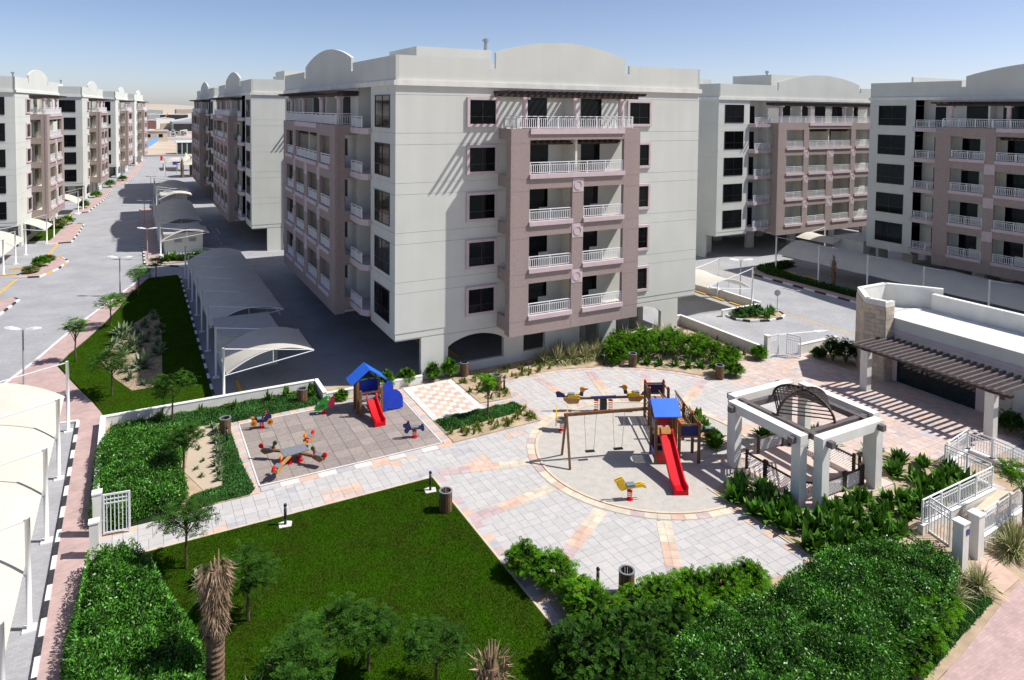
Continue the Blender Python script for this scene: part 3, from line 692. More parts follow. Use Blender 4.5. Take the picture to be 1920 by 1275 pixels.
# ================================================================== STREET FURNITURE
def street_lamp(label, p, h=3.6, a=0.):
    r = thing('street_lamp', label, 'street lamp', (p[0], p[1], 0), a, 'twin-headed street lamps')
    MB().tube([(0, 0, 0), (0, 0, h)], [.06, .045], 8).build('pole', 'lamp_grey', r); MB().box(-.15, -.15, 0, .15, .15, .1).build('base', 'lamp_grey', r)
    for s in (-1, 1):
        mb = MB().bar((0, 0, h-.05), (s*.25, 0, h+.0), .05)
        mb.add([(s*.2, -.1, h-.02), (s*.2, .1, h-.02), (s*.75, .17, h+.03), (s*.75, -.17, h+.03), (s*1.15, .08, h+.09), (s*1.15, -.08, h+.09), (s*.2, -.05, h+.06), (s*.2, .05, h+.06), (s*.75, .08, h+.16), (s*.75, -.08, h+.16), (s*1.1, .03, h+.15), (s*1.1, -.03, h+.15)],
               [(0, 1, 2, 3), (3, 2, 4, 5), (6, 7, 8, 9)[::-1], (9, 8, 10, 11)[::-1], (0, 6, 9, 3), (3, 9, 11, 5), (1, 2, 8, 7), (2, 4, 10, 8), (5, 11, 10, 4), (0, 1, 7, 6)])
        mb.build('lamp_head', 'white_paint', r)
yw = -YAW
for lb, p in (('twin-headed street lamp nearest, beside the pink walkway at left', (-6.2, 52.5)), ('twin-headed street lamp at the tip of the green verge', (-1.2, 73.6)), ('twin-headed street lamp at the corner of the paved median', G(276.6, 487)), ('dark twin-headed street lamp midway along the paved median', G(271, 422)), ('twin-headed street lamp near the far end of the median', G(283, 365)), ('farthest twin-headed street lamp in front of the blue sign', G(310, 331)), ('twin-headed street lamp behind the low wall at right', (50.8, 47.3))): street_lamp(lb, p, 3.6, yw)
def bollard(label, p, base=True):
    r = thing('bollard_light', label, 'bollard light', (p[0], p[1], .05), 0, 'black bollard lights')
    MB().lathe([(.06, 0), (.06, .72)], 12).build('post', 'black', r, True); MB().lathe([(.055, .72), (.055, .83)], 12).build('lens', 'lamp_grey', r, True); MB().lathe([(.07, .83), (.07, .88), (.045, .93), (.01, .945)], 12).build('cap', 'black', r, True)
    if base: MB().prism([(-.28, -.18), (.2, -.25), (.3, .1), (.05, .26), (-.24, .2)], .0, .05).build('base_slab', 'white_stone', r)
for lb, p, b in (('black bollard light on the lawn edge, left of two', (5.48, 29.7), 1), ('black bollard light at the lawn corner beside a slatted bin', (11.9, 29.35), 1), ('black bollard light at the front between feathery shrubs', (14.8, 20.2), 1), ('black bollard light beside the bin near the checkerboard', (20.3, 37.9), 0), ('black bollard light at the back edge of the plaza', (28.5, 38.6), 0), ('black bollard light in the ground cover left of the rubber pad', (4.15, 38.4), 0)): bollard(lb, p, b)
def litter_bin(label, p):
    r = thing('litter_bin', label, 'litter bin', (p[0], p[1], .06), random.random(), 'slatted wooden litter bins')
    n = 18
    for k in range(n):
        a = 2*pi*k/n; M_ = RZ(a) @ T((.27, 0, 0)); me = cm('slat', lambda mb: mb.box(-.014, -.04, .04, .014, .04, .88), 'wood_bin'); put('slat', me, r, M_)
    mb = MB()
    for j in range(20):
        t0, t1 = 2*pi*j/20, 2*pi*(j+1)/20; mb.prism([(R_*cos(t), R_*sin(t)) for R_, t in ((.23, t0), (.3, t0), (.3, t1), (.23, t1))], .88, .92)
    mb.build('rim', 'grey_plate', r); MB().lathe([(.235, .02), (.235, .6)], 16).build('liner', 'black', r)
for lb, p in (('slatted wooden bin at the lawn corner', (11.9, 27.55)), ('slatted wooden bin at the front between the feathery shrubs', (15.65, 19.6)), ('slatted bin against the foot of the central block', (19.1, 41.3)), ('slatted bin at the corner of the seedling bed near the small tree', (20.0, 38.4)), ('slatted bin in front of the bushy hedge at the back of the plaza', (30.2, 37.6)), ('slatted bin beside the orange-flowered bush right of the plaza', (33.95, 33.2)), ('slatted bin in the ground cover behind the green parrot rider', (8.7, 41.75)), ('slatted bin left of the rubber pad beside the sand strip', (4.2, 39.6))): litter_bin(lb, p)
def gate_leaf(mb, L, h):
    mb.box(0, -.03, .08, .07, .03, h); mb.box(L-.07, -.03, .08, L, .03, h); mb.box(.07, -.025, h-.07, L-.07, .025, h); mb.box(.07, -.025, .1, L-.07, .025, .16); mb.box(.07, -.02, h-.42, L-.07, .02, h-.37); mb.box(.07, -.02, h-.25, L-.07, .02, h-.21)
    n = round(L/.15)
    for i in range(1, n): x = L*i/n; mb.box(x-.016, -.014, .16, x+.016, .014, h-.07)
def pillar(name, label, p, h, w=.32, sign=False):
    r = thing(name, label, 'pillar', (p[0], p[1], 0)); MB().box(-w/2, -w/2, 0, w/2, w/2, h).build('shaft', 'white_stone', r); MB().box(-w/2-.03, -w/2-.03, h+.001, w/2+.03, w/2+.03, h+.06).build('cap', 'white_paint', r)
    if sign: MB().box(.0, -w/2-.02, h-.42, w/2+.0, -w/2-.004, h-.2).build('sign_plate', 'blue_sign', r)
pillar('gate_pillar', 'white gate pillar beside the open left gate leaf', (-1.45, 32.5), 1.85); pillar('gate_pillar', 'shorter white gate pillar at the near side of the left entrance', (-1.5, 31.0), 1.45)
g = thing('garden_gate', 'open white barred gate leaf at the left garden entrance', 'gate', (-1.25, 32.35, .05), RAD(-8)); mb = MB(); gate_leaf(mb, 1.0, 1.75); mb.build('gate_leaf', 'white_metal', g)
pillar('gate_pillar', 'white pillar of the right-hand garden gate', (39.95, 34.55), 1.65)
for lb, p, a in (('white gate leaf hinged to the pillar of the right-hand gate', (40.15, 34.5, .03), 0.08), ('free-standing open leaf of the right-hand gate', (41.75, 34.35, .03), RAD(-72))):
    g = thing('garden_gate', lb, 'gate', p, a); mb = MB(); gate_leaf(mb, 1.05, 1.6); mb.build('gate_leaf', 'white_metal', g)
r = thing('road_sign', 'round grey road sign seen from behind on the planted island', 'road sign', (49.65, 41.95, .1), -YAW)
MB().tube([(0, 0, 0), (0, 0, 1.7)], .03, 8).build('pole', 'lamp_grey', r); mb = MB(); mb.plate([(.28*cos(2*pi*k/20), 1.75+.28*sin(2*pi*k/20)) for k in range(20)], .02, T((0, .05, 0))); mb.build('disc', 'chrome_sign', r)
q = G(331, 327); r = thing('direction_sign', 'small blue rectangular sign on a pole far up the street', 'sign', (q.x, q.y, 0), -.1)
MB().tube([(0, 0, 0), (0, 0, 3.4)], .05, 6).build('pole', 'lamp_grey', r); MB().box(-.9, -.04, 2.5, .9, -.06+.1, 3.3).build('sign_plate', 'blue_sign', r)
q = G(302.5, 301); tag(MB().box(q.x-.3, q.y-.1, 0, q.x+.3, q.y+.1, 1.5).build('barrier_board', 'red'), 'red upright board standing at the far end of the street', 'barrier')

# ================================================================== GAZEBO
gz = thing('gazebo', 'white square gazebo with dark crossing beams and slatted dome', 'gazebo', (28.72, 22.58, 0))
for q in range(4):
    R_ = RZ(q*pi/2)
    MB().box(-2.15, -2.8, 2.88, 2.15, -2.32, 3.32).build('beam', 'white_stone', gz, M=R_)
    for x in (-1.9, 1.9): MB().box(x-.24, -2.79, 0, x+.24, -2.33, 2.878).build('column', 'white_stone', gz, M=R_)
for a in (0, 1):
    for y in (-1.79, 1.79):
        z = 2.93+a*.022; MB().box(-3.08, y-.13, z, 3.08, y+.13, z+.27).build('cross_beam', 'beam_wood', gz, M=RZ(a*pi/2))
def rib(t, c): # quarter-ellipse from (c) to the top
    return (c[0]*cos(t), c[1]*cos(t), 3.2+1.0*sin(t))
CN = [(0, 1.79), (-1.79, 0), (0, -1.79), (1.79, 0)]
for c in CN:
    mb = MB()
    for i in range(8): mb.bar(rib(pi/2*i/8, c), rib(pi/2*(i+1)/8, c), .07, .1)
    mb.build('dome_rib', 'dark_wood', gz)
for k in range(4):
    for i in range(1, 9):
        t = pi/2*i/9.6; MB().bar(rib(t, CN[k]), rib(t, CN[(k+1) % 4]), .06, .04).build('dome_slat', 'dark_wood', gz)
MB().lathe([(.12, 4.12), (.16, 4.22), (.05, 4.34)], 8).build('finial', 'dark_wood', gz)
def lattice(L, h=.62):
    def fn(mb):
        n = int((L+h)/.13)
        for i in range(n):
            x = i*.13
            for sgn in (0, 1):
                a, b_ = (x, 0.), (x-h, h)
                if a[0] > L: a = (L, x-L)
                if b_[0] < 0: b_ = (0, x)
                if a[1] >= h or b_[1] <= 0: continue
                A, B_ = Vector((a[0], 0, .12+a[1])), Vector((b_[0], 0, .12+b_[1]))
                if sgn: A.x, B_.x = L-A.x, L-B_.x
                mb.bar(A, B_, .012, .035, (0, 1, 0))
    return cm(('lattice', round(L, 2)), fn, 'white_paint')
def fence(parent, p, q):
    p = Vector(p); q = Vector(q); d = q-p; L = d.length; a = atan2(d.y, d.x); M_ = T((p.x, p.y, .08)) @ RZ(a)
    f = put('fence_panel', lattice(L), parent, M_); MB().box(0, -.035, .76, L, .035, .83).build('top_rail', 'dark_wood', f)
    for x in (0, L): MB().box(x-.06, -.06, 0, x+.06, .06, .95).build('post', 'dark_wood', f)
for p, q in (((-2.2, -1.3), (-2.2, .2)), ((-2.2, .3), (-2.2, 1.4)), ((-1.3, -2.2), (.2, -2.2)), ((.3, -2.2), (1.4, -2.2)), ((-2.1, -1.7), (-1.6, -2.1)), ((1.6, -2.2), (2.2, -1.6)), ((2.2, -1.3), (2.2, .1)), ((2.2, .2), (2.2, 1.4)), ((-.5, 2.2), (1.3, 2.2)), ((1.7, 2.1), (2.15, 1.7))): fence(gz, p, q)

# ================================================================== CLUBHOUSE
cl = thing('clubhouse', 'flat-roofed cream clubhouse with stone corner and slatted pergola at right', 'building', (44.2, 27.9, 0)); TC = T((-44.2, -27.9, 0))
OUT = [(43.3, 27.9), (42.95, 29.1), (45.1, 31.2), (48.1, 31.2), (49.6, 29.2), (50.3, 28.2), (50.3, 2), (44.2, 2), (44.2, 27.9)]
MB().prism(OUT, 0, 3.85).build('wall', 'cream', cl, M=TC); MB().box(44.2, 2, 3.851, 44.42, 27.9, 4.2).build('eaves_wall', 'cream', cl, M=TC)
mb = MB()
def wseg(mb, a, b, w, z0, z1):
    a = Vector(a); b = Vector(b); d = (b-a).normalized(); n = Vector((d.y, -d.x))*w
    mb.prism([tuple(a), tuple(b), tuple(b+n), tuple(a+n)], z0, z1)
for a, b in zip(OUT[:6], OUT[1:6]): wseg(mb, a, b, .28, 3.852, 5.32)
mb.box(43.3, 27.9, 3.852, 44.3, 28.15, 5.3); mb.build('parapet', 'white_stone', cl, M=TC)
mb = MB()
for a, b in zip(OUT[:6], OUT[1:6]): wseg(mb, a, b, .3, 5.321, 5.4)
mb.build('parapet_cap', 'white_paint', cl, M=TC)
MB().box(49.3, 2, 3.852, 49.6, 28.4, 5.0).box(49.25, 2, 5.001, 49.65, 28.4, 5.06).build('rear_parapet', 'white_stone', cl, M=TC)
rf = MB().box(44.43, 2, 3.852, 49.29, 29.5, 3.9).build('roof', 'mortar', cl, M=TC)
for i in range(8):
    for j in range(25):
        o = put('roof_tile', unit('roof_tile'), rf); o.location = (44.75+i*.6, 28.9-j*.6, 3.93); o.scale = (.585, .585, .03)
# stone cladding blocks
def clad(a, b, out, z1):
    a = Vector(a); b = Vector(b); d = b-a; L = d.length; an = atan2(d.y, d.x); n = int(z1/.295)
    for r_ in range(n):
        x = 0; first = True
        while x < L-.01:
            l = min(L-x, (.3 if (first and r_ % 2) else .6)); first = False
            if L-x-l < .12: l = L-x
            c = a+d.normalized()*(x+l/2); o = put('stone_block', unit('sandstone'), cl); dep = .05+random.uniform(0, .012)
            o.location = (c.x-44.2+out[0]*(dep/2-.01), c.y-27.9+out[1]*(dep/2-.01), .295*(r_+1)); o.scale = (l-.012, dep, .283); o.rotation_euler = (0, 0, an); x += l
clad((42.95, 29.1), (45.1, 31.2), Vector((-.70, .715)), 5.3); clad((43.3, 27.9), (42.95, 29.1), Vector((-.96, -.28)), 5.3); clad((43.3, 27.9), (44.2, 27.9), Vector((0, -1)), 5.3)
MB().box(44.09, 2, 3.15, 44.199, 27.85, 3.4).build('pink_band', 'pinktrim', cl, M=TC)
gy = [27.5-k*.98 for k in range(6)]
mb = MB().box(44.1, 27.5, 0, 44.199, 27.84, 2.5).box(44.1, 21.9, 0, 44.199, 22.6, 2.5).box(44.1, 22.6, 2.2, 44.199, 27.5, 2.5); mb.build('window_surround', 'pinktrim', cl, M=TC)
for k in range(5):
    f = MB().box(44.13, gy[k+1], .05, 44.199, gy[k+1]+.06, 2.2).box(44.13, gy[k]-.001, .05, 44.19, gy[k], 2.2).box(44.13, gy[k+1]+.06, 2.14, 44.199, gy[k]-.001, 2.2).build('glazing', 'frame_dark', cl, M=TC)
    MB().box(44.16, gy[k+1]+.06, .05, 44.198, gy[k]-.002, 2.139).build('pane', 'glass_teal', f)
d = MB().box(44.14, 20.7, .03, 44.199, 21.75, 2.1).build('door', 'door_cream', cl, M=TC); MB().box(44.11, 21.05, 1.2, 44.139, 21.3, 1.45).build('door_sign', 'brickred', d)
for y in (27.6, 20.2): MB().box(40.78, y-.24, 0, 41.24, y+.24, 2.6).build('pergola_column', 'white_stone', cl, M=TC)
MB().box(40.86, 19.2, 2.601, 41.02, 28.4, 2.76).box(41.1, 19.2, 2.601, 41.2, 28.3, 2.74).build('pergola_beam', 'dark_wood', cl, M=TC)
raf = cm('rafter', lambda mb: mb.plate([(0, .06), (.25, 0), (3.55, 0), (3.55, .2), (0, .2)], .12), 'beam_wood')
for k in range(23): put('rafter', raf, cl, TC @ T((40.55, 19.5+k*.395, 2.765)))

# ================================================================== RAMP
zr = lambda x, y, z: G(1700+x/3.75, 760+y/3.75, z)
rm = thing('ramp', 'cream access ramp with white railings at the lower right', 'ramp', (*zr(100, 830, .45).xy, 0)); TR = T(-rm.location)
def rail_tall(L, h=1.0):
    L = round(L, 2)
    def fn(mb):
        mb.tube([(0, 0, h), (L, 0, h)], .035, 8); mb.box(0, -.015, h-.2, L, .015, h-.16); mb.box(0, -.015, .08, L, .015, .12); mb.box(0, -.015, h-.34, L, .015, h-.31)
        n = max(1, round(L/1.3))
        for i in range(n+1): x = .03+(L-.06)*i/n; mb.box(x-.035, -.035, 0, x+.035, .035, h-.02)
        m = max(1, round(L/.13))
        for i in range(1, m): x = L*i/m; mb.box(x-.014, -.012, .121, x+.014, .012, h-.16)
    return cm(('ramp_railing', L, h), fn, 'white_metal')
def ramp_seg(p, q, w=.24, wall=True, h=1.0):
    d = q-p; L = hypot(d.x, d.y); a = atan2(d.y, d.x); M_ = TR @ T((p.x, p.y, 0)) @ RZ(a)
    if wall: MB().box(-.1, -w/2, 0, L+.1, w/2, p.z-.03).build('ramp_wall', 'white_stone', rm, M=M_); MB().box(-.12, -w/2-.02, p.z-.029, L+.12, w/2+.02, p.z).build('wall_cap', 'white_paint', rm, M=M_)
    put('railing', rail_tall(L, h), rm, TR @ T((p.x, p.y, p.z)) @ RZ(a))
M0, M1 = zr(105, 830, .5), zr(600, 580, .5); ramp_seg(M0, M1)
N0, N1 = zr(535, 905, .5), zr(900, 655, .5); ramp_seg(N0, N1)
Q0 = zr(265, 412, .25); ramp_seg(Q0, zr(590, 555, .25)); B1, B2, B3 = zr(425, 300, .25), zr(600, 370, .25), zr(900, 510, .25)
ramp_seg(zr(280, 400, .25), B1); ramp_seg(B1, B2); ramp_seg(B2, B3)
a, b, c, d = [TR @ v for v in (zr(330, 850, .12), zr(640, 590, .3), zr(900, 640, .3), zr(500, 930, .12))]
MB().add([tuple(v) for v in (d, c, b, a)], [(0, 1, 2, 3)]).build('ramp_floor', 'edging', rm)
pillar('ramp_pillar', 'white pillar with a small blue plate at the foot of the ramp', zr(370, 1165, 0), 1.95, .4, True); pillar('ramp_pillar', 'white pillar beside the grass tuft at the foot of the ramp', zr(480, 1070, 0), 1.8, .42)
g = thing('garden_gate', 'white barred gate panel between the hedge and the ramp pillar', 'gate', tuple(zr(150, 900, 0)), 0); e = zr(305, 1010, 0)-g.location; g.rotation_euler = (0, 0, atan2(e.y, e.x)); mb = MB(); gate_leaf(mb, hypot(e.x, e.y), 1.6); mb.build('gate_leaf', 'white_metal', g)

# ================================================================== PLAYGROUND
def spring(parent, h=.34, r=.1, c=(0, 0), m='red', z=0.):
    pts = [(c[0]+r*cos(t), c[1]+r*sin(t), z+.03+(h-.06)*t/(2*pi*4.5)) for t in [2*pi*4.5*i/54 for i in range(55)]]
    MB().tube(pts, .016, 5).build('spring', m, parent, True)
    MB().lathe([(r+.06, 0), (r+.06, .025)], 14, (c[0], c[1], z)).build('base_plate', m, parent); MB().lathe([(r+.03, 0), (r+.03, .025)], 14, (c[0], c[1], z+h-.03)).build('top_plate', m, parent)
def circle(x, z, r, n=14): return [(x+r*cos(2*pi*k/n), z+r*sin(2*pi*k/n)) for k in range(n)]
def fig(parent, name, poly, th, m, y=0.): return MB().plate(poly, th, T((0, y, 0))).build(name, m, parent)
ZP, ZS = .07, .062
# quad motorbike rider
t = thing('spring_rider', 'black and yellow motorbike spring rider at the far left of the rubber pad', 'spring rider', (6.05, 39.5, ZP), RAD(-12), 'spring riders')
spring(t, .36); fig(t, 'body', [(-.42, .42), (-.2, .36), (.25, .36), (.5, .46), (.52, .58), (.36, .72), (.26, .84), (.2, .82), (.24, .64), (.1, .52), (-.2, .52), (-.5, .66), (-.54, .6)], .05, 'navy', -.1); fig(t, 'body', [(-.42, .42), (-.2, .36), (.25, .36), (.5, .46), (.52, .58), (.36, .72), (.24, .64), (.1, .52), (-.2, .52), (-.5, .66), (-.54, .6)], .05, 'navy', .1)
for x, m in ((-.4, 'orange'), (.44, 'orange')):
    w_ = fig(t, 'wheel', circle(x, .36, .17), .06, m, -.16); fig(w_, 'hub', circle(x, .36, .07), .07, 'wood_bin', -.165)
fig(t, 'mudguard', [(-.58, .6), (-.36, .58), (-.38, .7), (-.54, .72)], .07, 'orange', -.12); fig(t, 'seat', [(-.22, .52), (.12, .52), (.12, .58), (-.22, .58)], .3, 'grey_plate'); fig(t, 'handlebar', [(.2, .8), (.26, .8), (.26, .85), (.2, .85)], .5, 'crimson')
# green parrot rider
t = thing('spring_rider', 'green parrot spring rider with crimson face in front of a slatted bin', 'spring rider', (9.5, 39.75, ZP), RAD(-15), 'spring riders')
spring(t, .3)
for y in (-.14, .14):
    f = fig(t, 'body', [(-.55, .28), (-.3, .22), (0, .3), (.25, .4), (.42, .62), (.42, .82), (.3, .95), (.12, .96), (-.05, .86), (-.3, .62)], .05, 'green', y)
    fig(f, 'wing', [(-.38, .4), (.05, .44), (.1, .6), (-.15, .62)], .06, 'green_dark', y*1.06); fig(f, 'face', circle(.42, .62, .2), .06, 'crimson', y*1.02); fig(f, 'beak', circle(.5, .8, .1), .055, 'crimson', y); fig(f, 'eye', circle(.24, .86, .05), .07, 'white_paint', y)
fig(t, 'seat', [(-.35, .55), (0, .55), (0, .61), (-.35, .61)], .3, 'grey_plate')
# navy dog rider
t = thing('spring_rider', 'navy dog spring rider at the right end of the rubber pad', 'spring rider', (13.1, 34.6, ZP), RAD(-10), 'spring riders')
spring(t, .38)
for y in (-.08, .08): fig(t, 'body', [(-.55, .38), (-.4, .3), (-.28, .48), (.28, .46), (.42, .32), (.52, .36), (.5, .62), (.4, .66), (.36, .56), (-.22, .6), (-.26, .78), (-.34, .96), (-.4, .8), (-.6, .76), (-.62, .66), (-.44, .62)], .05, 'navy', y)
fig(t, 'seat', [(-.2, .56), (.2, .56), (.2, .63), (-.2, .63)], .3, 'grey_plate'); fig(t, 'mane', [(-.3, .7), (-.24, .7), (-.3, .95), (-.36, .92)], .04, 'crimson', .0)
# yellow rider on the sand
t = thing('spring_rider', 'yellow horse spring rider alone on the front of the sand', 'spring rider', (19.65, 24.5, ZS), RAD(-20), 'spring riders')
spring(t, .42)
for y in (-.07, .07): fig(t, 'body', [(-.58, .62), (-.42, .46), (-.2, .52), (.2, .56), (.55, .58), (.78, .5), (.7, .66), (.5, .74), (.2, .68), (-.2, .68), (-.3, .78), (-.26, .92), (-.38, 1.04), (-.52, 1.0), (-.7, .94), (-.72, .86), (-.55, .84), (-.6, .72)], .05, 'yellow', y)
fig(t, 'seat', [(-.18, .64), (.22, .64), (.22, .74), (-.18, .74)], .3, 'grey_plate')
# yellow butterfly rider
t = thing('spring_rider', 'yellow winged spring rider at the left edge of the sand', 'spring rider', (20.6, 31.7, ZS), RAD(55), 'spring riders')
spring(t, .5)
for y in (-.3, .3): fig(t, 'wing', [(-.35, .35), (-.1, .5), (.15, .42), (.3, .7), (.28, 1.1), (.1, 1.3), (-.1, 1.1), (-.3, .8)], .05, 'yellow', y)
fig(t, 'seat', [(-.25, .5), (.25, .5), (.25, .66), (-.25, .66)], .5, 'grey_plate')
# crocodile rider
t = thing('spring_rider', 'green and white crocodile spring rider behind the right tower legs', 'spring rider', (26.9, 27.1, ZS), RAD(-30), 'spring riders')
spring(t, .42)
for y in (-.07, .07): fig(t, 'body', [(-.6, .6), (-.3, .48), (.3, .5), (.62, .36), (.86, .2), (.9, .26), (.7, .5), (.4, .66), (0, .68), (-.3, .9), (-.5, 1.0), (-.62, .86)], .05, 'green_dark', y)
fig(t, 'neck', [(-.5, .7), (-.3, .62), (-.25, .86), (-.42, .92)], .2, 'white_paint'); fig(t, 'seat', [(-.15, .66), (.2, .66), (.2, .73), (-.15, .73)], .3, 'grey_plate')
# four-seat spring rocker
def P3(x, y, z): return G(440+x/7.97, 740+y/7.97, z)
c4 = P3(890, 850, .52); t = thing('four_seat_rocker', 'four-armed wooden spring rocker with grey centre plate on the rubber pad', 'rocker', (c4.x, c4.y, ZP))
MB().box(-.62, -.4, .5, .62, .4, .54, RZ(.12)).build('centre_plate', 'grey_plate', t)
for c in ((-.25, -.18), (.25, -.18), (-.25, .18), (.25, .18)): spring(t, .44, .09, c)
for k, (px, py) in enumerate(((500, 800), (1110, 640), (1260, 910), (640, 1080))):
    e = P3(px, py, .62)-c4; a = atan2(e.y, e.x); L = hypot(e.x, e.y); M_ = RZ(a)
    arm = MB().box(.3, -.07, .4, L+.32, .07, .5, M_).build('arm', 'wood_light' if k % 2 else 'wood', t)
    MB().plate([(L-.3, .42), (L+.12, .3), (L+.34, .44), (L+.3, .56), (L-.32, .56)], .3, M_).build('seat_box', 'wood_light' if k % 2 else 'wood', arm)
    MB().plate([(L-.2, .561), (L+.2, .561), (L+.2, .63), (L-.2, .63)], .28, M_).build('seat', 'grey_plate', arm)
    MB().plate([(L-.3, .5), (L-.18, .52), (L-.26, .8), (L-.36, .76)], .06, M_).build('grip_stem', 'crimson' if k % 2 == 0 else 'red', arm)
    MB().plate(circle(L-.36, .84, .11), .08, M_).build('grip_disc', 'green_dark' if k % 2 == 0 else 'orange', arm); MB().plate(circle(L+.36, .66, .12), .08, M_).build('tail_disc', 'red', arm); MB().plate([(L+.2, .5), (L+.34, .56), (L+.28, .68), (L+.14, .6)], .07, M_).build('tail_stem', 'green', arm)
# duck seesaw
s0, s1 = Vector((22.35, 33.6)), Vector((25.9, 31.75)); cs = (s0+s1)/2; t = thing('duck_seesaw', 'wooden spring seesaw with a duck seat at each end at the back of the sand', 'seesaw', (cs.x, cs.y, ZS), atan2((s1-s0).y, (s1-s0).x))
L = (s1-s0).length/2
MB().bar((-L, 0, .72), (L, 0, .86), .14, .1).build('beam', 'wood', t); MB().bar((-.75, 0, .80), (.75, 0, .87), .2, .06).build('beam_plate', 'navy', t)
for x in (-.42, .42): spring(t, .66, .11, (x, 0))
MB().box(-.2, -.12, 0, .2, .12, .7).build('centre_block', 'black', t)
for s in (-1, 1):
    M_ = T((s*(L-.2), 0, .7 if s < 0 else .84)) @ (Matrix() if s < 0 else RZ(pi))
    b = MB().plate([(-.55, .0), (-.3, -.22), (.3, -.2), (.42, .1), (-.5, .14)], .36, M_).build('seat_box', 'wood_light', t)
    MB().plate([(-.4, .1), (.3, .1), (.42, .26), (.0, .3), (-.3, .22)], .3, M_).build('duck_body', 'yellow', b); MB().plate([(.34, .2), (.6, .2), (.62, .42), (.44, .44)], .12, M_).build('duck_neck', 'navy', b)
    MB().plate(circle(.56, .58, .15), .14, M_).build('duck_head', 'orange', b); MB().plate([(.66, .54), (.92, .6), (.68, .64)], .08, M_).build('beak', 'black', b); MB().plate([(-.42, .12), (-.95, .12), (-1.02, .4), (-.85, .46), (-.5, .3)], .1, M_).build('duck_tail', 'navy', b); MB().plate([(-.3, .24), (.1, .28), (.1, .36), (-.3, .34)], .24, M_).build('seat', 'grey_plate', b)
# slide
def slide(parent, x0, x1, y_top, z_top, y_bot, M_, bump=.0):
    n = 18; V = []; w = x1-x0
    def pz(t):
        z = z_top*(1-t) if False else z_top+(.16-z_top)*(t/.86) if t < .86 else .16
        if .7 < t < 1: z = z_top+(.14-z_top)*min(1, (t/.84))**1.0
        return max(.15, z)
    prof = []
    for i in range(n+1):
        t = i/n; y = y_top+(y_bot-y_top)*t; z = z_top*(1-min(1, t/.84))+.17*min(1, t/.84)
        z += -.06*sin(pi*min(1, t/.84)); prof.append((y, max(z, .16)))
    sec = [(-.06, .0), (-.06, .26), (.0, .26), (.05, .04), (w-.05, .04), (w, .26), (w+.06, .26), (w+.06, 0)]
    fs = []
    for i, (y, z) in enumerate(prof):
        hh = 1.0 if i > 1 else 1.35
        for sx, sz in sec: V.append(M_ @ Vector((x0+sx, y, z+(sz*hh if sz > .1 else sz)-(.0))))
    k = len(sec)
    for i in range(n):
        for j in range(k): a, b = i*k+j, i*k+(j+1) % k; fs.append((a, b, b+k, a+k))
    fs.append(tuple(range(k))[::-1]); fs.append(tuple(range(n*k, n*k+k)))
    sl_ = MB().add(V, fs).build('slide', 'red', parent)
    y, z = prof[-1]; MB().box(x0-.06, y-.02, 0, x1+.06, y+.25, .158, M_).build('slide_foot', 'red', sl_)
    return sl_
# small play house
t = thing('play_house', 'small play house with blue gable roof, red slide and blue climbing wall', 'play house', (11.25, 38.35, ZP))
I4 = Matrix()
for x, y, h in ((0, 0, 1.5), (1.25, 0, 1.5), (0, 1.2, 1.9), (1.25, 1.2, 1.9), (.0, .55, 1.9), (1.25, .55, 1.9)): MB().box(x-.06, y-.06, 0, x+.06, y+.06, h).build('post', 'wood', t)
for k in range(6): MB().box(.065, .02+k*.2, .82, 1.185, .2+k*.2, .88).build('deck_plank', 'grey_plate', t)
MB().box(.06, -.03, 1.28, 1.19, .03, 1.34).build('front_bar', 'wood', t)
for s in (0, 1):
    x0, x1 = (-.42, .625) if s == 0 else (.625, 1.67)
    MB().add([(x0 if s == 0 else x1, .35, 1.72), (.625, .35, 2.5), (.625, 1.55, 2.5), (x0 if s == 0 else x1, 1.55, 1.72), (x0 if s == 0 else x1, .35, 1.78), (.625, .35, 2.57), (.625, 1.55, 2.57), (x0 if s == 0 else x1, 1.55, 1.78)], [(0, 1, 2, 3), (4, 5, 6, 7)[::-1], (0, 4, 5, 1), (2, 6, 7, 3), (0, 3, 7, 4), (1, 5, 6, 2)]).build('roof_panel', 'blue_roof', t)
MB().plate([(.06, 1.7), (1.19, 1.7), (.625, 2.38)], .04, T((0, 1.25, 0))).build('gable', 'navy', t); MB().box(.07, 1.17, .9, 1.18, 1.22, 1.6).build('back_panel', 'blue', t); MB().box(1.2, .6, .9, 1.24, 1.14, 1.7).build('side_panel', 'blue', t); MB().box(.01, .6, .3, .05, 1.14, 1.6).build('side_panel', 'wood', t)
MB().plate([(1.34, .06), (1.62, .06), (1.66, .14), (1.75, .18), (1.85, .14), (1.9, .06), (2.55, .06), (2.55, .62), (2.47, .86), (2.32, 1.06), (2.12, 1.2), (1.96, 1.22), (1.96, 1.42), (1.88, 1.66), (1.72, 1.8), (1.56, 1.76), (1.47, 1.62), (1.34, 1.55)], .07, T((0, .05, 0))).build('climbing_wall', 'blue', t)
MB().box(1.34, .1, .88, 1.5, 1.1, .93).build('step', 'wood', t)
slide(t, .38, .88, -.02, .9, -1.65, Matrix())
MB().box(-.9, -.25, .0, -.85, .12, .02).build('ladder_rung', 'white_paint', t) if False else None
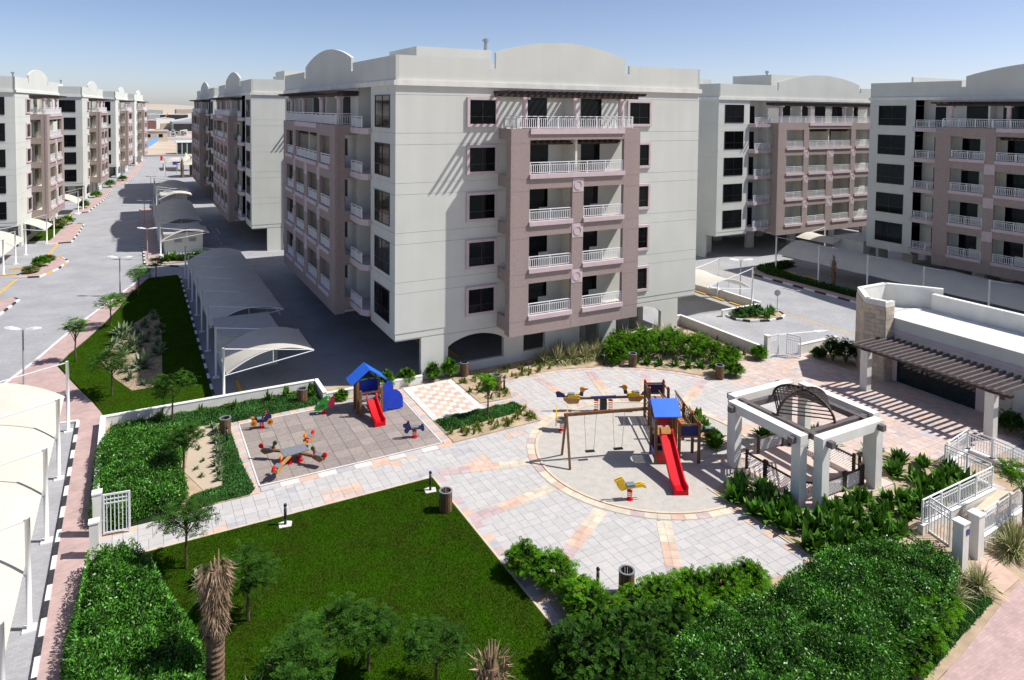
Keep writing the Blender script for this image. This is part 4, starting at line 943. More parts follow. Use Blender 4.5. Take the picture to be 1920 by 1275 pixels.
# big play tower
UA = atan2(-.446, .895); t = thing('play_tower', 'tall wooden play tower with blue roof, red slide and blue panelled decks', 'play tower', (22.8, 26.45, ZS), UA)
def leg(u, v, h): 
    p = MB().box(u-.065, v-.065, 0, u+.065, v+.065, h).build('post', 'wood', t); MB().lathe([(.06, h), (.07, h+.05), (.02, h+.1)], 8, (u, v, 0)).build('post_cap', 'red', p)
for u, v, h in ((0, 0, 2.52), (1, 0, 2.52), (0, 1, 2.52), (1, 1, 2.52), (1.2, .05, 2.05), (2.2, .05, 2.05), (2.2, 1.15, 2.05), (1.2, 1.15, 2.05), (1.1, 2.64, 2.0), (2.1, 2.5, 2.0), (.68, 5.37, 2.1), (1.75, 5.37, 2.1), (.68, 4.3, 2.1), (1.75, 4.3, 2.1)): leg(u, v, h)
def planks(u0, u1, v0, v1, z, n):
    for k in range(n): MB().box(u0, v0+(v1-v0)*k/n+.008, z-.04, u1, v0+(v1-v0)*(k+1)/n-.008, z).build('deck_plank', 'wood_light', t)
planks(.07, .93, .02, .98, 1.45, 8); planks(1.27, 2.13, .1, 1.1, 1.3, 8); planks(.75, 1.68, 4.37, 5.3, 1.25, 8); planks(1.28, 2.02, 1.2, 4.25, 1.28, 20)
for a in ((0, -.02, 1, .03), (0, .97, 1, 1.02)): MB().box(.066, a[1], .95, .934, a[3], 1.04).build('rail', 'wood', t)
for z in (.0, .55): MB().box(.066, -.03, .05+z, .934, .02, .13+z).build('rail', 'wood', t)
MB().box(.066, -.02, .14, .934, .01, .54).build('panel', 'red', t); MB().box(-.02, .066, .14, .01, .934, .58).build('panel', 'blue', t); MB().box(.066, .96, .14, .934, .99, 1.0).build('panel', 'navy', t); MB().box(.96, .066, .2, .99, .934, .9).build('panel', 'navy', t)
MB().box(-.03, .066, 1.5, .02, .934, 1.58).box(-.03, .066, 2.05, .02, .934, 2.13).build('rail', 'wood', t); MB().box(-.01, .07, 1.59, .01, .93, 2.04).build('panel', 'grey_plate', t)
MB().box(.066, .97, 1.5, .934, 1.0, 2.2).build('panel', 'crimson', t)
for s in (-1, 1):   # gable roof, ridge across
    v0, v1 = (.5, -.35) if s < 0 else (.5, 1.35)
    MB().add([(-.18, v0, 3.08), (1.18, v0, 3.08), (1.18, v1, 2.5), (-.18, v1, 2.5), (-.18, v0, 3.13), (1.18, v0, 3.13), (1.18, v1, 2.55), (-.18, v1, 2.55)], [(0, 3, 2, 1), (4, 5, 6, 7)] + [(0, 1, 5, 4), (1, 2, 6, 5), (2, 3, 7, 6), (3, 0, 4, 7)]).build('roof_panel', 'blue_roof', t)
for a, b in (((1.2, .05), (2.2, .05)), ((2.2, .05), (2.2, 1.15)), ((2.2, 1.15), (2.12, 4.3)), ((1.75, 4.3), (1.75, 5.37)), ((.68, 5.37), (1.75, 5.37)), ((.68, 4.3), (.68, 5.37)), ((1.25, 1.15), (1.2, 4.3))):
    for z in (1.36, 1.96): MB().bar((a[0], a[1], z), (b[0], b[1], z), .05, .08).build('rail', 'wood', t)
for a, b in (((1.27, .03), (2.13, .06)), ((.75, 5.34), (1.68, 5.37)), ((2.18, .13), (2.21, 1.08)), ((.66, 4.37), (.69, 5.3))): MB().box(a[0], a[1], 1.42, b[0], b[1], 1.9).build('panel', 'navy', t)
mb = MB()
for k in range(12): v = 1.25+k*.26; mb.bar((2.17, v, 1.4), (2.17, v+.26, 1.92), .02); mb.bar((2.17, v+.26, 1.4), (2.17, v, 1.92), .02)
mb.build('net', 'black', t)
for k in range(5): MB().tube([(.68, 4.36, .25+k*.22), (.68, 5.31, .25+k*.22)], .025, 6).build('ladder_rung', 'wood_light', t)
slide(t, .22, .78, -.02, 1.5, -2.85, Matrix())
# swing
ap = Vector((18.92, 28.68)); e = Vector((23.02, 27.4)); t = thing('swing_set', 'wooden A-frame swing with two flat seats on the sand', 'swing', (ap.x, ap.y, ZS), atan2((e-ap).y, (e-ap).x)); L = (e-ap).length
MB().box(-.12, -.06, 2.34, L, .06, 2.48).build('beam', 'wood', t)
a = t.rotation_euler.z
for f in (Vector((18.69, 27.95)), Vector((19.13, 29.38))):
    q = RZ(-a) @ Vector((f.x-ap.x, f.y-ap.y, 0)); MB().bar((0, q.y*.03, 2.47), (q.x, q.y, 0), .1, .1).build('leg', 'wood', t)
for x in (1.25, 2.75):
    s = MB().box(x-.24, -.09, .42, x+.24, .09, .47).build('swing_seat', 'black', t)
    for d in (-1, 1): MB().tube([(x+d*.32, 0, 2.35), (x+d*.2, 0, .46)], .012, 5).build('chain', 'steel', s)

# ================================================================== PLANTS
def unitv(a): return a/np.maximum(np.linalg.norm(a, axis=1, keepdims=True), 1e-6)
def leaf_np(Pn, Dn, Ln, Wn, fold=.25):
    n = len(Pn); S = unitv(np.cross(Dn, NPR.normal(size=(n, 3)))); Nn = np.cross(S, Dn)
    L = Ln[:, None]; W_ = Wn[:, None]; mid = Pn+Dn*L*.45+Nn*W_*fold
    V = np.stack([Pn, mid+S*W_*.5, Pn+Dn*L-Nn*L*.12, mid-S*W_*.5], 1).reshape(-1, 3)
    return V, np.arange(n*4).reshape(n, 4)
def rnd(n, a, b): return NPR.uniform(a, b, n)
def in_poly_np(X, Y, poly):
    r = np.zeros(len(X), bool); n = len(poly); j = n-1
    for i in range(n):
        xi, yi = poly[i]; xj, yj = poly[j]
        if yi != yj: r ^= ((yi > Y) != (yj > Y)) & (X < (xj-xi)*(Y-yi)/(yj-yi)+xi)
        j = i
    return r
def dist_edge(X, Y, poly):
    d = np.full(len(X), 1e9); n = len(poly)
    for i in range(n):
        ax, ay = poly[i]; bx, by = poly[(i+1) % n]; ux, uy = bx-ax, by-ay; t = np.clip(((X-ax)*ux+(Y-ay)*uy)/(ux*ux+uy*uy), 0, 1)
        d = np.minimum(d, np.hypot(X-ax-t*ux, Y-ay-t*uy))
    return d
def sample_poly(poly, n):
    xs = [p[0] for p in poly]; ys = [p[1] for p in poly]; X = []; Y = []
    while len(X) < n:
        x = rnd(n*2, min(xs), max(xs)); y = rnd(n*2, min(ys), max(ys)); k = in_poly_np(x, y, poly); X += list(x[k]); Y += list(y[k])
    return np.array(X[:n]), np.array(Y[:n])
def hedge(name, label, poly, h, n, L, W_, m, z0=.07, soft=.55, lump=.3, group=None, cat='hedge'):
    root = thing(name, label, cat, (poly[0][0], poly[0][1], 0), 0, group); off = np.array([poly[0][0], poly[0][1], 0])
    cx, cy = sample_poly(poly, max(6, int(len(sample_poly(poly, 5)[0])+(max(p[0] for p in poly)-min(p[0] for p in poly))*(max(p[1] for p in poly)-min(p[1] for p in poly))*1.5)))
    ch = rnd(len(cx), .25, 1.0); cr = rnd(len(cx), .26, .62)
    def H(X, Y):
        d = dist_edge(X, Y, poly); e = np.clip(d/soft, 0, 1); e = np.sqrt(1-(1-e)**2)
        g = np.zeros(len(X))
        for a, b, c, r_ in zip(cx, cy, ch, cr): g = np.maximum(g, c*np.exp(-((X-a)**2+(Y-b)**2)/(r_*r_)))
        return h*e*(1-lump+lump*g)
    X, Y = sample_poly(poly, n); Hh = H(X, Y); eps = .08
    gx = (H(X+eps, Y)-Hh)/eps; gy = (H(X, Y+eps)-Hh)/eps
    Nn = unitv(np.stack([-gx, -gy, np.ones(n)], 1)); dep = np.abs(NPR.normal(size=n))*.12-.03
    P = np.stack([X, Y, Hh+z0], 1)-Nn*dep[:, None]
    D = unitv(Nn*.55+NPR.normal(size=(n, 3))*.75+np.array([0, 0, .1]))
    # side leaves
    m2 = n//3; per = []; nn = len(poly)
    ls = np.array([hypot(poly[(i+1) % nn][0]-poly[i][0], poly[(i+1) % nn][1]-poly[i][1]) for i in range(nn)]); ei = NPR.choice(nn, m2, p=ls/ls.sum()); tt = rnd(m2, 0, 1)
    A = np.array(poly)[ei]; B_ = np.array(poly)[(ei+1) % nn]; Q = A+(B_-A)*tt[:, None]; c = Q.mean(0); inn = unitv(c-Q)
    a_ = rnd(m2, .0, soft*.7)
    SP = np.stack([Q[:, 0]+inn[:, 0]*a_, Q[:, 1]+inn[:, 1]*a_, z0+rnd(m2, 0, 1)*h*(.25+.75*np.sqrt(a_/soft))], 1)
    SD = unitv(np.stack([-inn[:, 0], -inn[:, 1], rnd(m2, -.2, .8)], 1)+NPR.normal(size=(m2, 3))*.5)
    P = np.concatenate([P, SP])-off; D = np.concatenate([D, SD]); k = len(P)
    V, Fq = leaf_np(P, D, rnd(k, .7, 1.25)*L, rnd(k, .75, 1.25)*W_)
    put('foliage', np_mesh('foliage', V, Fq, m), root)
    # added dark hull: shade between the leaves put into its colour
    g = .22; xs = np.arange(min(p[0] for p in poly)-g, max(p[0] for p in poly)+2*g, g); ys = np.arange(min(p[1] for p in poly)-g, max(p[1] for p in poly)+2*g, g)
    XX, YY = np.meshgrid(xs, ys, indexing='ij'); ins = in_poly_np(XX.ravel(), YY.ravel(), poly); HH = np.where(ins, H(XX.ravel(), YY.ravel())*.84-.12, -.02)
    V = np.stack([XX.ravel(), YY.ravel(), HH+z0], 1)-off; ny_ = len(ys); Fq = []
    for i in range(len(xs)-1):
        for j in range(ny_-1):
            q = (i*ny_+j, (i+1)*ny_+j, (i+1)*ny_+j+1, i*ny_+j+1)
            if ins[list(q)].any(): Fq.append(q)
    put('dark_inner_hull', np_mesh('dark_inner_hull', V, Fq, 'leaf_shade', True), root)
    return root
def frond_np(P, D, L, pairs=14, ll=.07, lw=.022, droop=.5):
    # pinnate fronds: P,D (n,3)
    n = len(P); S = unitv(np.cross(D, np.array([0, 0, 1.])+NPR.normal(size=(n, 3))*.25)); Vs = []
    for k in range(pairs):
        t = (k+.6)/pairs; C = P+D*(L*t)[:, None]; C = C+np.array([0, 0, -1.])*(droop*L*t*t)[:, None]
        l_ = ll*(.55+.9*sin(pi*min(1, t*.9+.08)))
        for s in (-1, 1):
            d = unitv(S*s+D*.45+NPR.normal(size=(n, 3))*.18+np.array([0, 0, -.1])); w_ = np.cross(d, unitv(np.cross(S, D)))*lw
            Vs.append(np.stack([C, C+d*l_*.5+w_*.5, C+d*l_, C+d*l_*.5-w_*.5], 1))
    V = np.stack(Vs, 1).reshape(-1, 3); return V, np.arange(len(V)).reshape(-1, 4)
def dirs(n, zmin=-.3, zmax=1.):
    z = rnd(n, zmin, zmax); a = rnd(n, 0, 2*pi); r = np.sqrt(1-z*z); return np.stack([r*np.cos(a), r*np.sin(a), z], 1)
FM_ = {}
def feather_mesh(seed, n, rx, rz, fl, shell=.5, pairs=13, ll=.075, lw=.026, zc=0., m='leaf_feather'):
    key = ('ff', seed, n, rx, rz, fl, m)
    if key not in FM_:
        d = dirs(n, -.35, 1); r = rnd(n, shell, 1.12)**.7*(1+.16*np.sin(d[:, 0]*5+seed)*np.cos(d[:, 1]*6+seed)+.1*np.sin(d[:, 2]*9)); P = d*r[:, None]*np.array([rx, rx, rz])*.78+np.array([0, 0, zc]); D = unitv(d*np.array([1, 1, .55])+NPR.normal(size=(n, 3))*.45)
        V, Fq = frond_np(P, D, rnd(n, .6, 1.2)*fl, pairs, ll, lw, .25); FM_[key] = np_mesh('foliage', V, Fq, m)
    return FM_[key]
def crown_mesh(seed, r, h, m, ll, fl, zc, nc=15, nf=22):
    key = ('crown', seed, r, h, m)
    if key not in FM_:
        a = rnd(nc, 0, 2*pi); q = np.sqrt(rnd(nc, .02, 1.))*r*.8; C = np.stack([np.cos(a)*q, np.sin(a)*q, zc+rnd(nc, -.5, .5)*h+(1-(q/r)**2)*h*.35], 1)
        C = np.repeat(C, nf, 0); n = len(C); th = rnd(n, 0, 2*pi); D = unitv(np.stack([np.cos(th), np.sin(th), rnd(n, -.25, .6)], 1)); P = C+NPR.normal(size=(n, 3))*np.array([.1, .1, .06])*(r+.4)
        V, Fq = frond_np(P, D, rnd(n, .6, 1.2)*fl, 12, ll, ll*.36, .3); FM_[key] = np_mesh('crown', V, Fq, m)
    return FM_[key]
def feather_shrub(label, p, r, h, n=170, seed=0, flowers=0, group='feathery shrubs', m='leaf_feather', name='feathery_shrub', ll=.075):
    t = thing(name, label, 'shrub', (p[0], p[1], .07), random.uniform(0, 6), group)
    put('foliage', feather_mesh(seed, int(n*3.2), r*1.08, h*.6, .22, .3, 9, ll*.8, ll*.32, h*.48, m), t)
    mb = MB()
    for k in range(7): a = k*.9; mb.tube([(0, 0, 0), (r*.3*cos(a), r*.3*sin(a), h*.4), (r*.6*cos(a), r*.6*sin(a), h*.75)], [.03, .02, .008], 5)
    mb.build('stems', 'bark', t)
    d = dirs(60, 0, 1)*np.array([r*.55, r*.55, h*.42])+np.array([0, 0, h*.38]); V, Fq = leaf_np(d, dirs(60), rnd(60, .25, .4), rnd(60, .2, .3)); put('inner_leaves', np_mesh('inner_leaves', V, Fq, 'leaf_shade'), t)  # inner leaves coloured near black as the shade inside the shrub
    for k in range(flowers):
        a = random.uniform(0, 6.28); q = random.uniform(.5, .95); c = Vector((r*q*cos(a)*.8, r*q*sin(a)*.8, h*(1.02-.25*q)))
        mb = MB()
        for j in range(6): mb.add([c+Vector((random.uniform(-.05, .05), random.uniform(-.05, .05), random.uniform(-.03, .06))) for _ in range(3)], [(0, 1, 2)])
        mb.build('flower', 'flower', t)
    return t
def feather_tree(label, p, h, r, n=90, seed=0, m='leaf_feather', z0=.1, flat=.35, group='feathery young trees', fl=.55, ll=.1):
    t = thing('feathery_tree', label, 'tree', (p[0], p[1], z0), random.uniform(0, 6), group)
    hb = h*.62; mb = MB().tube([(0, 0, 0), (.03, .02, hb*.5), (-.02, .03, hb), (0, 0, h*.85)], [.06, .05, .04, .02], 7)
    for k in range(6):
        a = k*1.05+.3; mb.tube([(0, 0, hb*(.75+.05*k)), (r*.4*cos(a), r*.4*sin(a), hb+h*.13), (r*.75*cos(a), r*.75*sin(a), hb+h*.24)], [.03, .02, .008], 5)
    mb.build('trunk', 'bark', t)
    put('crown', crown_mesh(100+seed, r, h*flat*.85, m, ll*.72, fl*.62, h*.78, int(10+r*9), 22), t)
    return t
def blade_np(n, r0, L, w, up=(.5, 1.), droop=.6, seg=4, spread=.05):
    a = rnd(n, 0, 2*pi); el = rnd(n, *up); d = np.stack([np.cos(a)*np.cos(el*pi/2), np.sin(a)*np.cos(el*pi/2), np.sin(el*pi/2)], 1); s = np.stack([-np.sin(a), np.cos(a), a*0], 1)
    P = np.stack([rnd(n, -1, 1)*r0, rnd(n, -1, 1)*r0, a*0], 1); l = rnd(n, .65, 1.15)*L; rows = []
    for k in range(seg+1):
        t = k/seg; C = P+d*(l*t)[:, None]+np.array([0, 0, -1.])*(droop*l*t*t*(1.1-el))[:, None]; ww = w*(1-t**2.2)*(.55+.9*min(t*2, 1)) + .002
        rows += [C-s*ww*.5, C+s*ww*.5]
    V = np.stack(rows, 1); m_ = 2*(seg+1); F = []
    base = np.arange(n)*m_
    for k in range(seg): F.append(np.stack([base+2*k, base+2*k+1, base+2*k+3, base+2*k+2], 1))
    return V.reshape(-1, 3), np.concatenate(F)
PM = {}
def plant_mesh(key, n, r0, L, w, m, up, droop, seg=4):
    if key not in PM: V, Fq = blade_np(n, r0, L, w, up, droop, seg); PM[key] = np_mesh('leaves', V, Fq, m)
    return PM[key]
def rosette(name, label, cat, p, key, group, sc=1., stem=None, z0=.07):
    t = thing(name, label, cat, (p[0], p[1], z0), random.uniform(0, 6), group); o = put('leaves', PM[key], t); o.scale = (sc, sc, sc*random.uniform(.9, 1.1))
    return t
for k in range(3):
    plant_mesh(('canna', k), 46, .17, .62, .15, 'leaf_canna', (.35, .95), .45); plant_mesh(('agave', k), 26, .04, .42, .07, 'leaf_agave', (.15, .95), .25); plant_mesh(('seed', k), 13, .05, .46, .05, 'leaf_seedling', (.4, .95), .9)
    plant_mesh(('tuft', k), 330, .14, 1.1, .016, 'leaf_grass', (.3, .98), .9, 5); plant_mesh(('plume', k), 46, .12, 1.28, .03, 'plume', (.35, .95), .7, 5); plant_mesh(('lily', k), 30, .1, .55, .075, 'leaf_canna', (.3, .95), .7)
def tuft(label, p, sc=1., group='fountain grass tufts', k=None):
    k = random.randrange(3) if k is None else k; t = rosette('fountain_grass', label, 'grass tuft', p, ('tuft', k), group, sc); o = put('plumes', PM[('plume', k)], t); o.scale = (sc, sc, sc); return t

ORD = ['first', 'second', 'third', 'fourth', 'fifth', 'sixth', 'seventh', 'eighth', 'ninth', 'tenth', 'eleventh', 'twelfth', 'thirteenth']
def image_x(o): d = Vector(o.location)-Vector((0, 0, CAMH)); return d.dot(CR)/d.dot(CF)
def number_labels(objs):
    objs = sorted(objs, key=image_x)
    for k, o in enumerate(objs): o['label'] = o['label']+', '+ORD[k]+' from the left'
# ---- hedges of glossy leaves
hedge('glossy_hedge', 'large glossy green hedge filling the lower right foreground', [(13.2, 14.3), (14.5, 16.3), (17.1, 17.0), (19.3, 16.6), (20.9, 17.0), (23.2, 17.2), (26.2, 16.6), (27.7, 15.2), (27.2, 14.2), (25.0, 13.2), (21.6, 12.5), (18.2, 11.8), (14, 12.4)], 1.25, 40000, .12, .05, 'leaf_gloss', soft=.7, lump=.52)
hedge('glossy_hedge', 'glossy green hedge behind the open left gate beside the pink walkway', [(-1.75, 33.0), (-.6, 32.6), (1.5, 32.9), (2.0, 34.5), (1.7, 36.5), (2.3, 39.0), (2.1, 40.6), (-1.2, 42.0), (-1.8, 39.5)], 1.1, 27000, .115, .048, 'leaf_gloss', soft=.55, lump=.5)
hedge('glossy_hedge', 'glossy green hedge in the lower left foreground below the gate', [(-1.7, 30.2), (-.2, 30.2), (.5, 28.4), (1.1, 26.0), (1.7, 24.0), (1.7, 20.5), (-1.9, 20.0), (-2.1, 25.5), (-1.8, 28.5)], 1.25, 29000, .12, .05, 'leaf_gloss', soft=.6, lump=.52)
# ---- ground cover
def cover(label, poly, h, n, m='leaf_cover', L=.11, W_=.036):
    n = int(n*1.35)
    X, Y = sample_poly(poly, n); d = dist_edge(X, Y, poly); e = np.clip(d/.3, .12, 1); z = .06+rnd(n, .2, 1)*h*e*(.75+.25*np.sin(X*5)*np.cos(Y*4.3))
    D = unitv(NPR.normal(size=(n, 3))*.7+np.array([0, 0, .9])); V, Fq = leaf_np(np.stack([X, Y, z], 1), D, rnd(n, .6, 1.3)*L, rnd(n, .7, 1.3)*W_)
    o = put('ground_cover', np_mesh('ground_cover', V, Fq, m)); tag(o, label, 'ground cover', kind='stuff')
    sheet('cover_underlayer', poly, .082, 'leaf_shade', kind='stuff')  # dark sheet added as the shade beneath the leaves
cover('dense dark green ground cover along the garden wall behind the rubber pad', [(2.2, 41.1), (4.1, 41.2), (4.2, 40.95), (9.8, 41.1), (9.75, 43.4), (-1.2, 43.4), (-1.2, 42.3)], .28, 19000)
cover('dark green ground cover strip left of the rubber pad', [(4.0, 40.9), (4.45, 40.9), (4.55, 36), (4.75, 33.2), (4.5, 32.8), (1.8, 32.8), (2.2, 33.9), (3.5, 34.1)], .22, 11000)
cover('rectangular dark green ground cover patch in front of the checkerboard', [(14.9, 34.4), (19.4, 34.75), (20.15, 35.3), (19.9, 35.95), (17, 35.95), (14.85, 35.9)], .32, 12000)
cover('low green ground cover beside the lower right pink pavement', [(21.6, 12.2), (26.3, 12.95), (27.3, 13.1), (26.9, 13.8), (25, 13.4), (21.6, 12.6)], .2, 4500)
# ---- lawn blades
def blades(label, poly, n, L=.055, m='grass', z0=.07):
    X, Y = sample_poly(poly, n); a = rnd(n, 0, 2*pi); l = rnd(n, .6, 1.3)*L; w_ = rnd(n, .006, .013)
    P = np.stack([X, Y, np.full(n, z0)], 1); s = np.stack([np.cos(a), np.sin(a), a*0], 1)*w_[:, None]; tip = P+np.stack([rnd(n, -.5, .5)*l, rnd(n, -.5, .5)*l, l*.9], 1)
    V = np.stack([P-s, P+s, tip], 1).reshape(-1, 3); tag(put('grass', np_mesh('grass', V, np.arange(3*n).reshape(n, 3), m)), label, 'grass', kind='stuff')
blades('short mown green grass of the playground lawn', [(-.2, 30.33), (12.36, 30.33), (12.36, 13.5), (1.6, 13.5), (1.6, 22), (.6, 26)], 260000)
blades('mown grass of the verge beside the street', ISL, 110000, .07, z0=.122)
# ---- sand strip rosettes and beds
sheet('sand_strip', [(2.85, 41.2), (3.85, 41.1), (3.7, 37.5), (3.5, 34.2), (2.7, 34.0), (2.0, 36.3), (2.45, 39.5)], .092, 'sand')
for k in range(13): rosette('variegated_rosette', 'pale striped rosette along the sand strip left of the pad', 'rosette plant', (3.75-.03*k+random.uniform(-.1, .1), 40.7-k*.5), ('agave', k % 3), 'rosettes along the sand strip', random.uniform(.85, 1.2), z0=.09)
for k, (x, y) in enumerate(((2.8, 38.4), (2.9, 37.0), (2.7, 35.4), (3.1, 39.8), (2.5, 36.3))): rosette('small_rosette', 'small sparse rosette on the sand strip left of the pad', 'rosette plant', (x, y), ('agave', k % 3), 'small rosettes on the sand strip', .6, z0=.09)
for k in range(46):
    x, y = sample_poly(OVAL, 1); rosette('bed_rosette', 'pale green rosette in the oval sandy bed beside the street', 'rosette plant', (x[0], y[0]), ('agave', k % 3), 'rosettes of the oval bed', random.uniform(.9, 1.7), z0=.14)
for k, (x, y) in enumerate(((-.9, 60.5), (-.2, 56.8), (.4, 52.2))):
    rosette('bed_palmlet', ['far', 'middle', 'near'][k]+' larger spiky plant in the oval sandy bed', 'spiky plant', (x, y), ('agave', k % 3), None, 3.0, z0=.14)
for k, (x, y) in enumerate(((0.2, 42.6), (3.2, 42.9), (5.0, 42.6), (6.9, 42.7), (8.0, 42.9), (9.5, 43.1), (9.4, 42.2), (1.2, 43.0))): rosette('spiky_plant', 'bright spiky plant along the garden wall behind the pad', 'spiky plant', (x, y), ('lily', k % 3), 'spiky plants along the garden wall', random.uniform(1., 1.4), z0=.2)
for k, (x, y) in enumerate(((2.3, 20.7), (2.9, 21.3), (2.2, 25.8), (2.0, 27.4), (3.6, 20.2))): rosette('variegated_rosette', 'pale striped rosette round the wrapped palm trunk', 'rosette plant', (x, y), ('agave', k % 3), 'rosettes round the palm', 1.5)
# seedlings
def seedlings(poly, n, label, group, sc=(.7, 1.15)):
    X, Y = sample_poly(poly, n)
    for k in range(n): rosette('lily_seedling', label, 'seedling', (X[k], Y[k]), ('seed', k % 3), group, random.uniform(*sc))
seedlings([(18.3, 41.4), (18.3, 37.2), (20.2, 36.9), (20.6, 39.2), (26.5, 39.7), (28.0, 39.4), (26, 41.2)], 105, 'small arching yellow-green seedling in the sandy bed at the foot of the central block', 'seedlings at the foot of the central block')
seedlings([(14.9, 33.35), (20.1, 33.5), (20.2, 35.2), (19.4, 34.5), (14.9, 34.2)], 46, 'small arching seedling in the sandy strip in front of the ground cover patch', 'seedlings of the sandy strip')
seedlings([(37.2, 40.8), (39.4, 40.5), (39.5, 35.4), (37.8, 35.4), (36.6, 37.5)], 48, 'small arching seedling in the sandy bed along the right-hand wall', 'seedlings along the right wall')
# fountain grass
for k, (x, y) in enumerate(((25.0, 40.9), (26.0, 40.6), (27.0, 40.4), (28.0, 40.2), (29.0, 40.1), (26.6, 41.3), (28.2, 41.2), (29.8, 41.2), (31.2, 41.2), (32.6, 41.3), (34, 41.3), (35.3, 41.2), (36.3, 41.0))): tuft('pale plumed fountain grass along the central block', (x, y), random.uniform(1.1, 1.4), 'fountain grasses of the central block')
for k, (x, y, s) in enumerate(((30.9, 14.2, 1.2), (31.7, 14.5, 1.2), (32.5, 14.2, 1.1))): tuft('plumed fountain grass right of the ramp pillars', (x, y), s, 'fountain grasses right of the ramp')
for k, (x, y, s) in enumerate(((27.4, 13.7, 1.0), (26.0, 13.7, .9), (26.9, 14.1, .9))): tuft('plumed fountain grass ending the big hedge', (x, y), s, 'fountain grasses by the big hedge')
# shrubs round the gazebo
sp = []
random.seed(5)
while len(sp) < 46:
    x, y = random.uniform(23.8, 35), random.uniform(16.9, 23)
    if inpoly(x, y, BED_GAZ) and all(hypot(x-a, y-b) > .62 for a, b in sp) and not (x > 32.4 and y > 19.6) and y > 16.9 and not (x > 30.5 and y > 18.9) and not (x > 29.2 and y < 17.6): sp.append((x, y))
for k, (x, y) in enumerate(sp): rosette('broad_leaf_shrub', 'dense broad-leaved green shrub in the bed in front of the gazebo', 'shrub', (x, y), ('canna', k % 3), 'broad-leaved shrubs in front of the gazebo', random.uniform(1.15, 1.55))
for k, (x, y) in enumerate(((33.3, 21.9), (34.0, 20.9), (34.7, 20.1), (35.3, 19.2), (32.5, 20.2), (32.9, 19.3))): rosette('broad_leaf_shrub', 'separate upright green shrub between the gazebo and the ramp', 'shrub', (x, y), ('canna', k % 3), 'separate shrubs between gazebo and ramp', random.uniform(1.1, 1.35))
for k, (x, y) in enumerate(((27.2, 27.0), (27.6, 28.2), (28.1, 29.2), (26.8, 26.4), (32.4, 23.6), (32.6, 24.8), (31.0, 25.9), (29.9, 26.0))): rosette('broad_leaf_shrub', 'broad-leaved shrub behind the gazebo columns', 'shrub', (x, y), ('canna', k % 3), 'broad-leaved shrubs behind the gazebo', 1.25)
# feathery shrubs in front and back
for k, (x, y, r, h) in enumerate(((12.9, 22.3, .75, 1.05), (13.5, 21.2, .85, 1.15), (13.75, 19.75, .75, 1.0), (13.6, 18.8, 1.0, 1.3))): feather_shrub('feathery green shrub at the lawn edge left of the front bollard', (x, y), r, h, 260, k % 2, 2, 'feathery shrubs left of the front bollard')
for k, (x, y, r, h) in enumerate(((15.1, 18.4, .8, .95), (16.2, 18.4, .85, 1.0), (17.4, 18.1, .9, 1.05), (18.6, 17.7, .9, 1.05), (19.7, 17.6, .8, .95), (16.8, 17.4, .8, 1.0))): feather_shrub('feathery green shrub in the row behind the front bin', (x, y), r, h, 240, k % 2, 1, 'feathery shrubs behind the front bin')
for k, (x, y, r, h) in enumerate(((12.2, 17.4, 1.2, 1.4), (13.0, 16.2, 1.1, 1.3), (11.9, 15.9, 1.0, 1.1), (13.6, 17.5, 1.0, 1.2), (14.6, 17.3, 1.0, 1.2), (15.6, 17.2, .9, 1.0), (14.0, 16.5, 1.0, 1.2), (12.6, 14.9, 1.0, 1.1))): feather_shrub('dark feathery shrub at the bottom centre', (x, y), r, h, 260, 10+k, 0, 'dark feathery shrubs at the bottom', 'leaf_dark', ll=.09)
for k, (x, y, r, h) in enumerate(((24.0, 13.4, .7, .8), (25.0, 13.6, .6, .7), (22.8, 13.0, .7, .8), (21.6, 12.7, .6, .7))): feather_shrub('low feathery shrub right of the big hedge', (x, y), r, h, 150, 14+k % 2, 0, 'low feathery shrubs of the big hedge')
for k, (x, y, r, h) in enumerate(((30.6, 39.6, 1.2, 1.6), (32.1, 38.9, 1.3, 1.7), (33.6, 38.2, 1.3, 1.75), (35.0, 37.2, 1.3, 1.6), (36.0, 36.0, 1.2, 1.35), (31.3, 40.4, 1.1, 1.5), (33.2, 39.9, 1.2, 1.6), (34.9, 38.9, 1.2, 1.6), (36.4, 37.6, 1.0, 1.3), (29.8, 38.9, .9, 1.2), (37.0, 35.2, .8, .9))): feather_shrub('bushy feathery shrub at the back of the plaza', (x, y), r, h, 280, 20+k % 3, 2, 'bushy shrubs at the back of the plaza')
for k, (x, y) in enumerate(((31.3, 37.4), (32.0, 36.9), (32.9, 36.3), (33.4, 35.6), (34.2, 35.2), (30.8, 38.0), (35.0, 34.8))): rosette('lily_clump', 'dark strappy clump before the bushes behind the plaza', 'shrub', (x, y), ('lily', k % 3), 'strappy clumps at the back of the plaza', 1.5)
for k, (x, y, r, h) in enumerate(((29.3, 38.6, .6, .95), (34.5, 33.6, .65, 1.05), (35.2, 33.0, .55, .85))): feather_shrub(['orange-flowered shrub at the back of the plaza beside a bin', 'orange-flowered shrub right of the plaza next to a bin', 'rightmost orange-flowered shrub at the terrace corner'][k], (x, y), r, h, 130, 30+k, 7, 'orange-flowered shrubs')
for k, (x, y, r, h) in enumerate(((10.9, 41.25, .35, .5), (12.9, 41.75, .5, .9), (13.9, 41.75, .55, 1.0), (15.3, 41.8, .55, .9), (17.0, 41.5, .45, 1.1), (18.2, 41.6, .5, 1.15))): feather_shrub(['small flowering shrub left of the play house', 'shrub at the wall just right of the play house roof', 'shrub at the wall behind the blue climbing wall', 'orange-flecked shrub at the wall near the checkerboard', 'upright shrub left of the white column foot', 'upright shrub right of the white column foot'][k], (x, y), r, h, 110, 40+k, 4 if k in (0, 3) else 0, 'shrubs along the white wall')
feather_shrub('rounded green bush at the foot of the right-hand gate pillar', (39.2, 34.6), .55, .9, 170, 47)
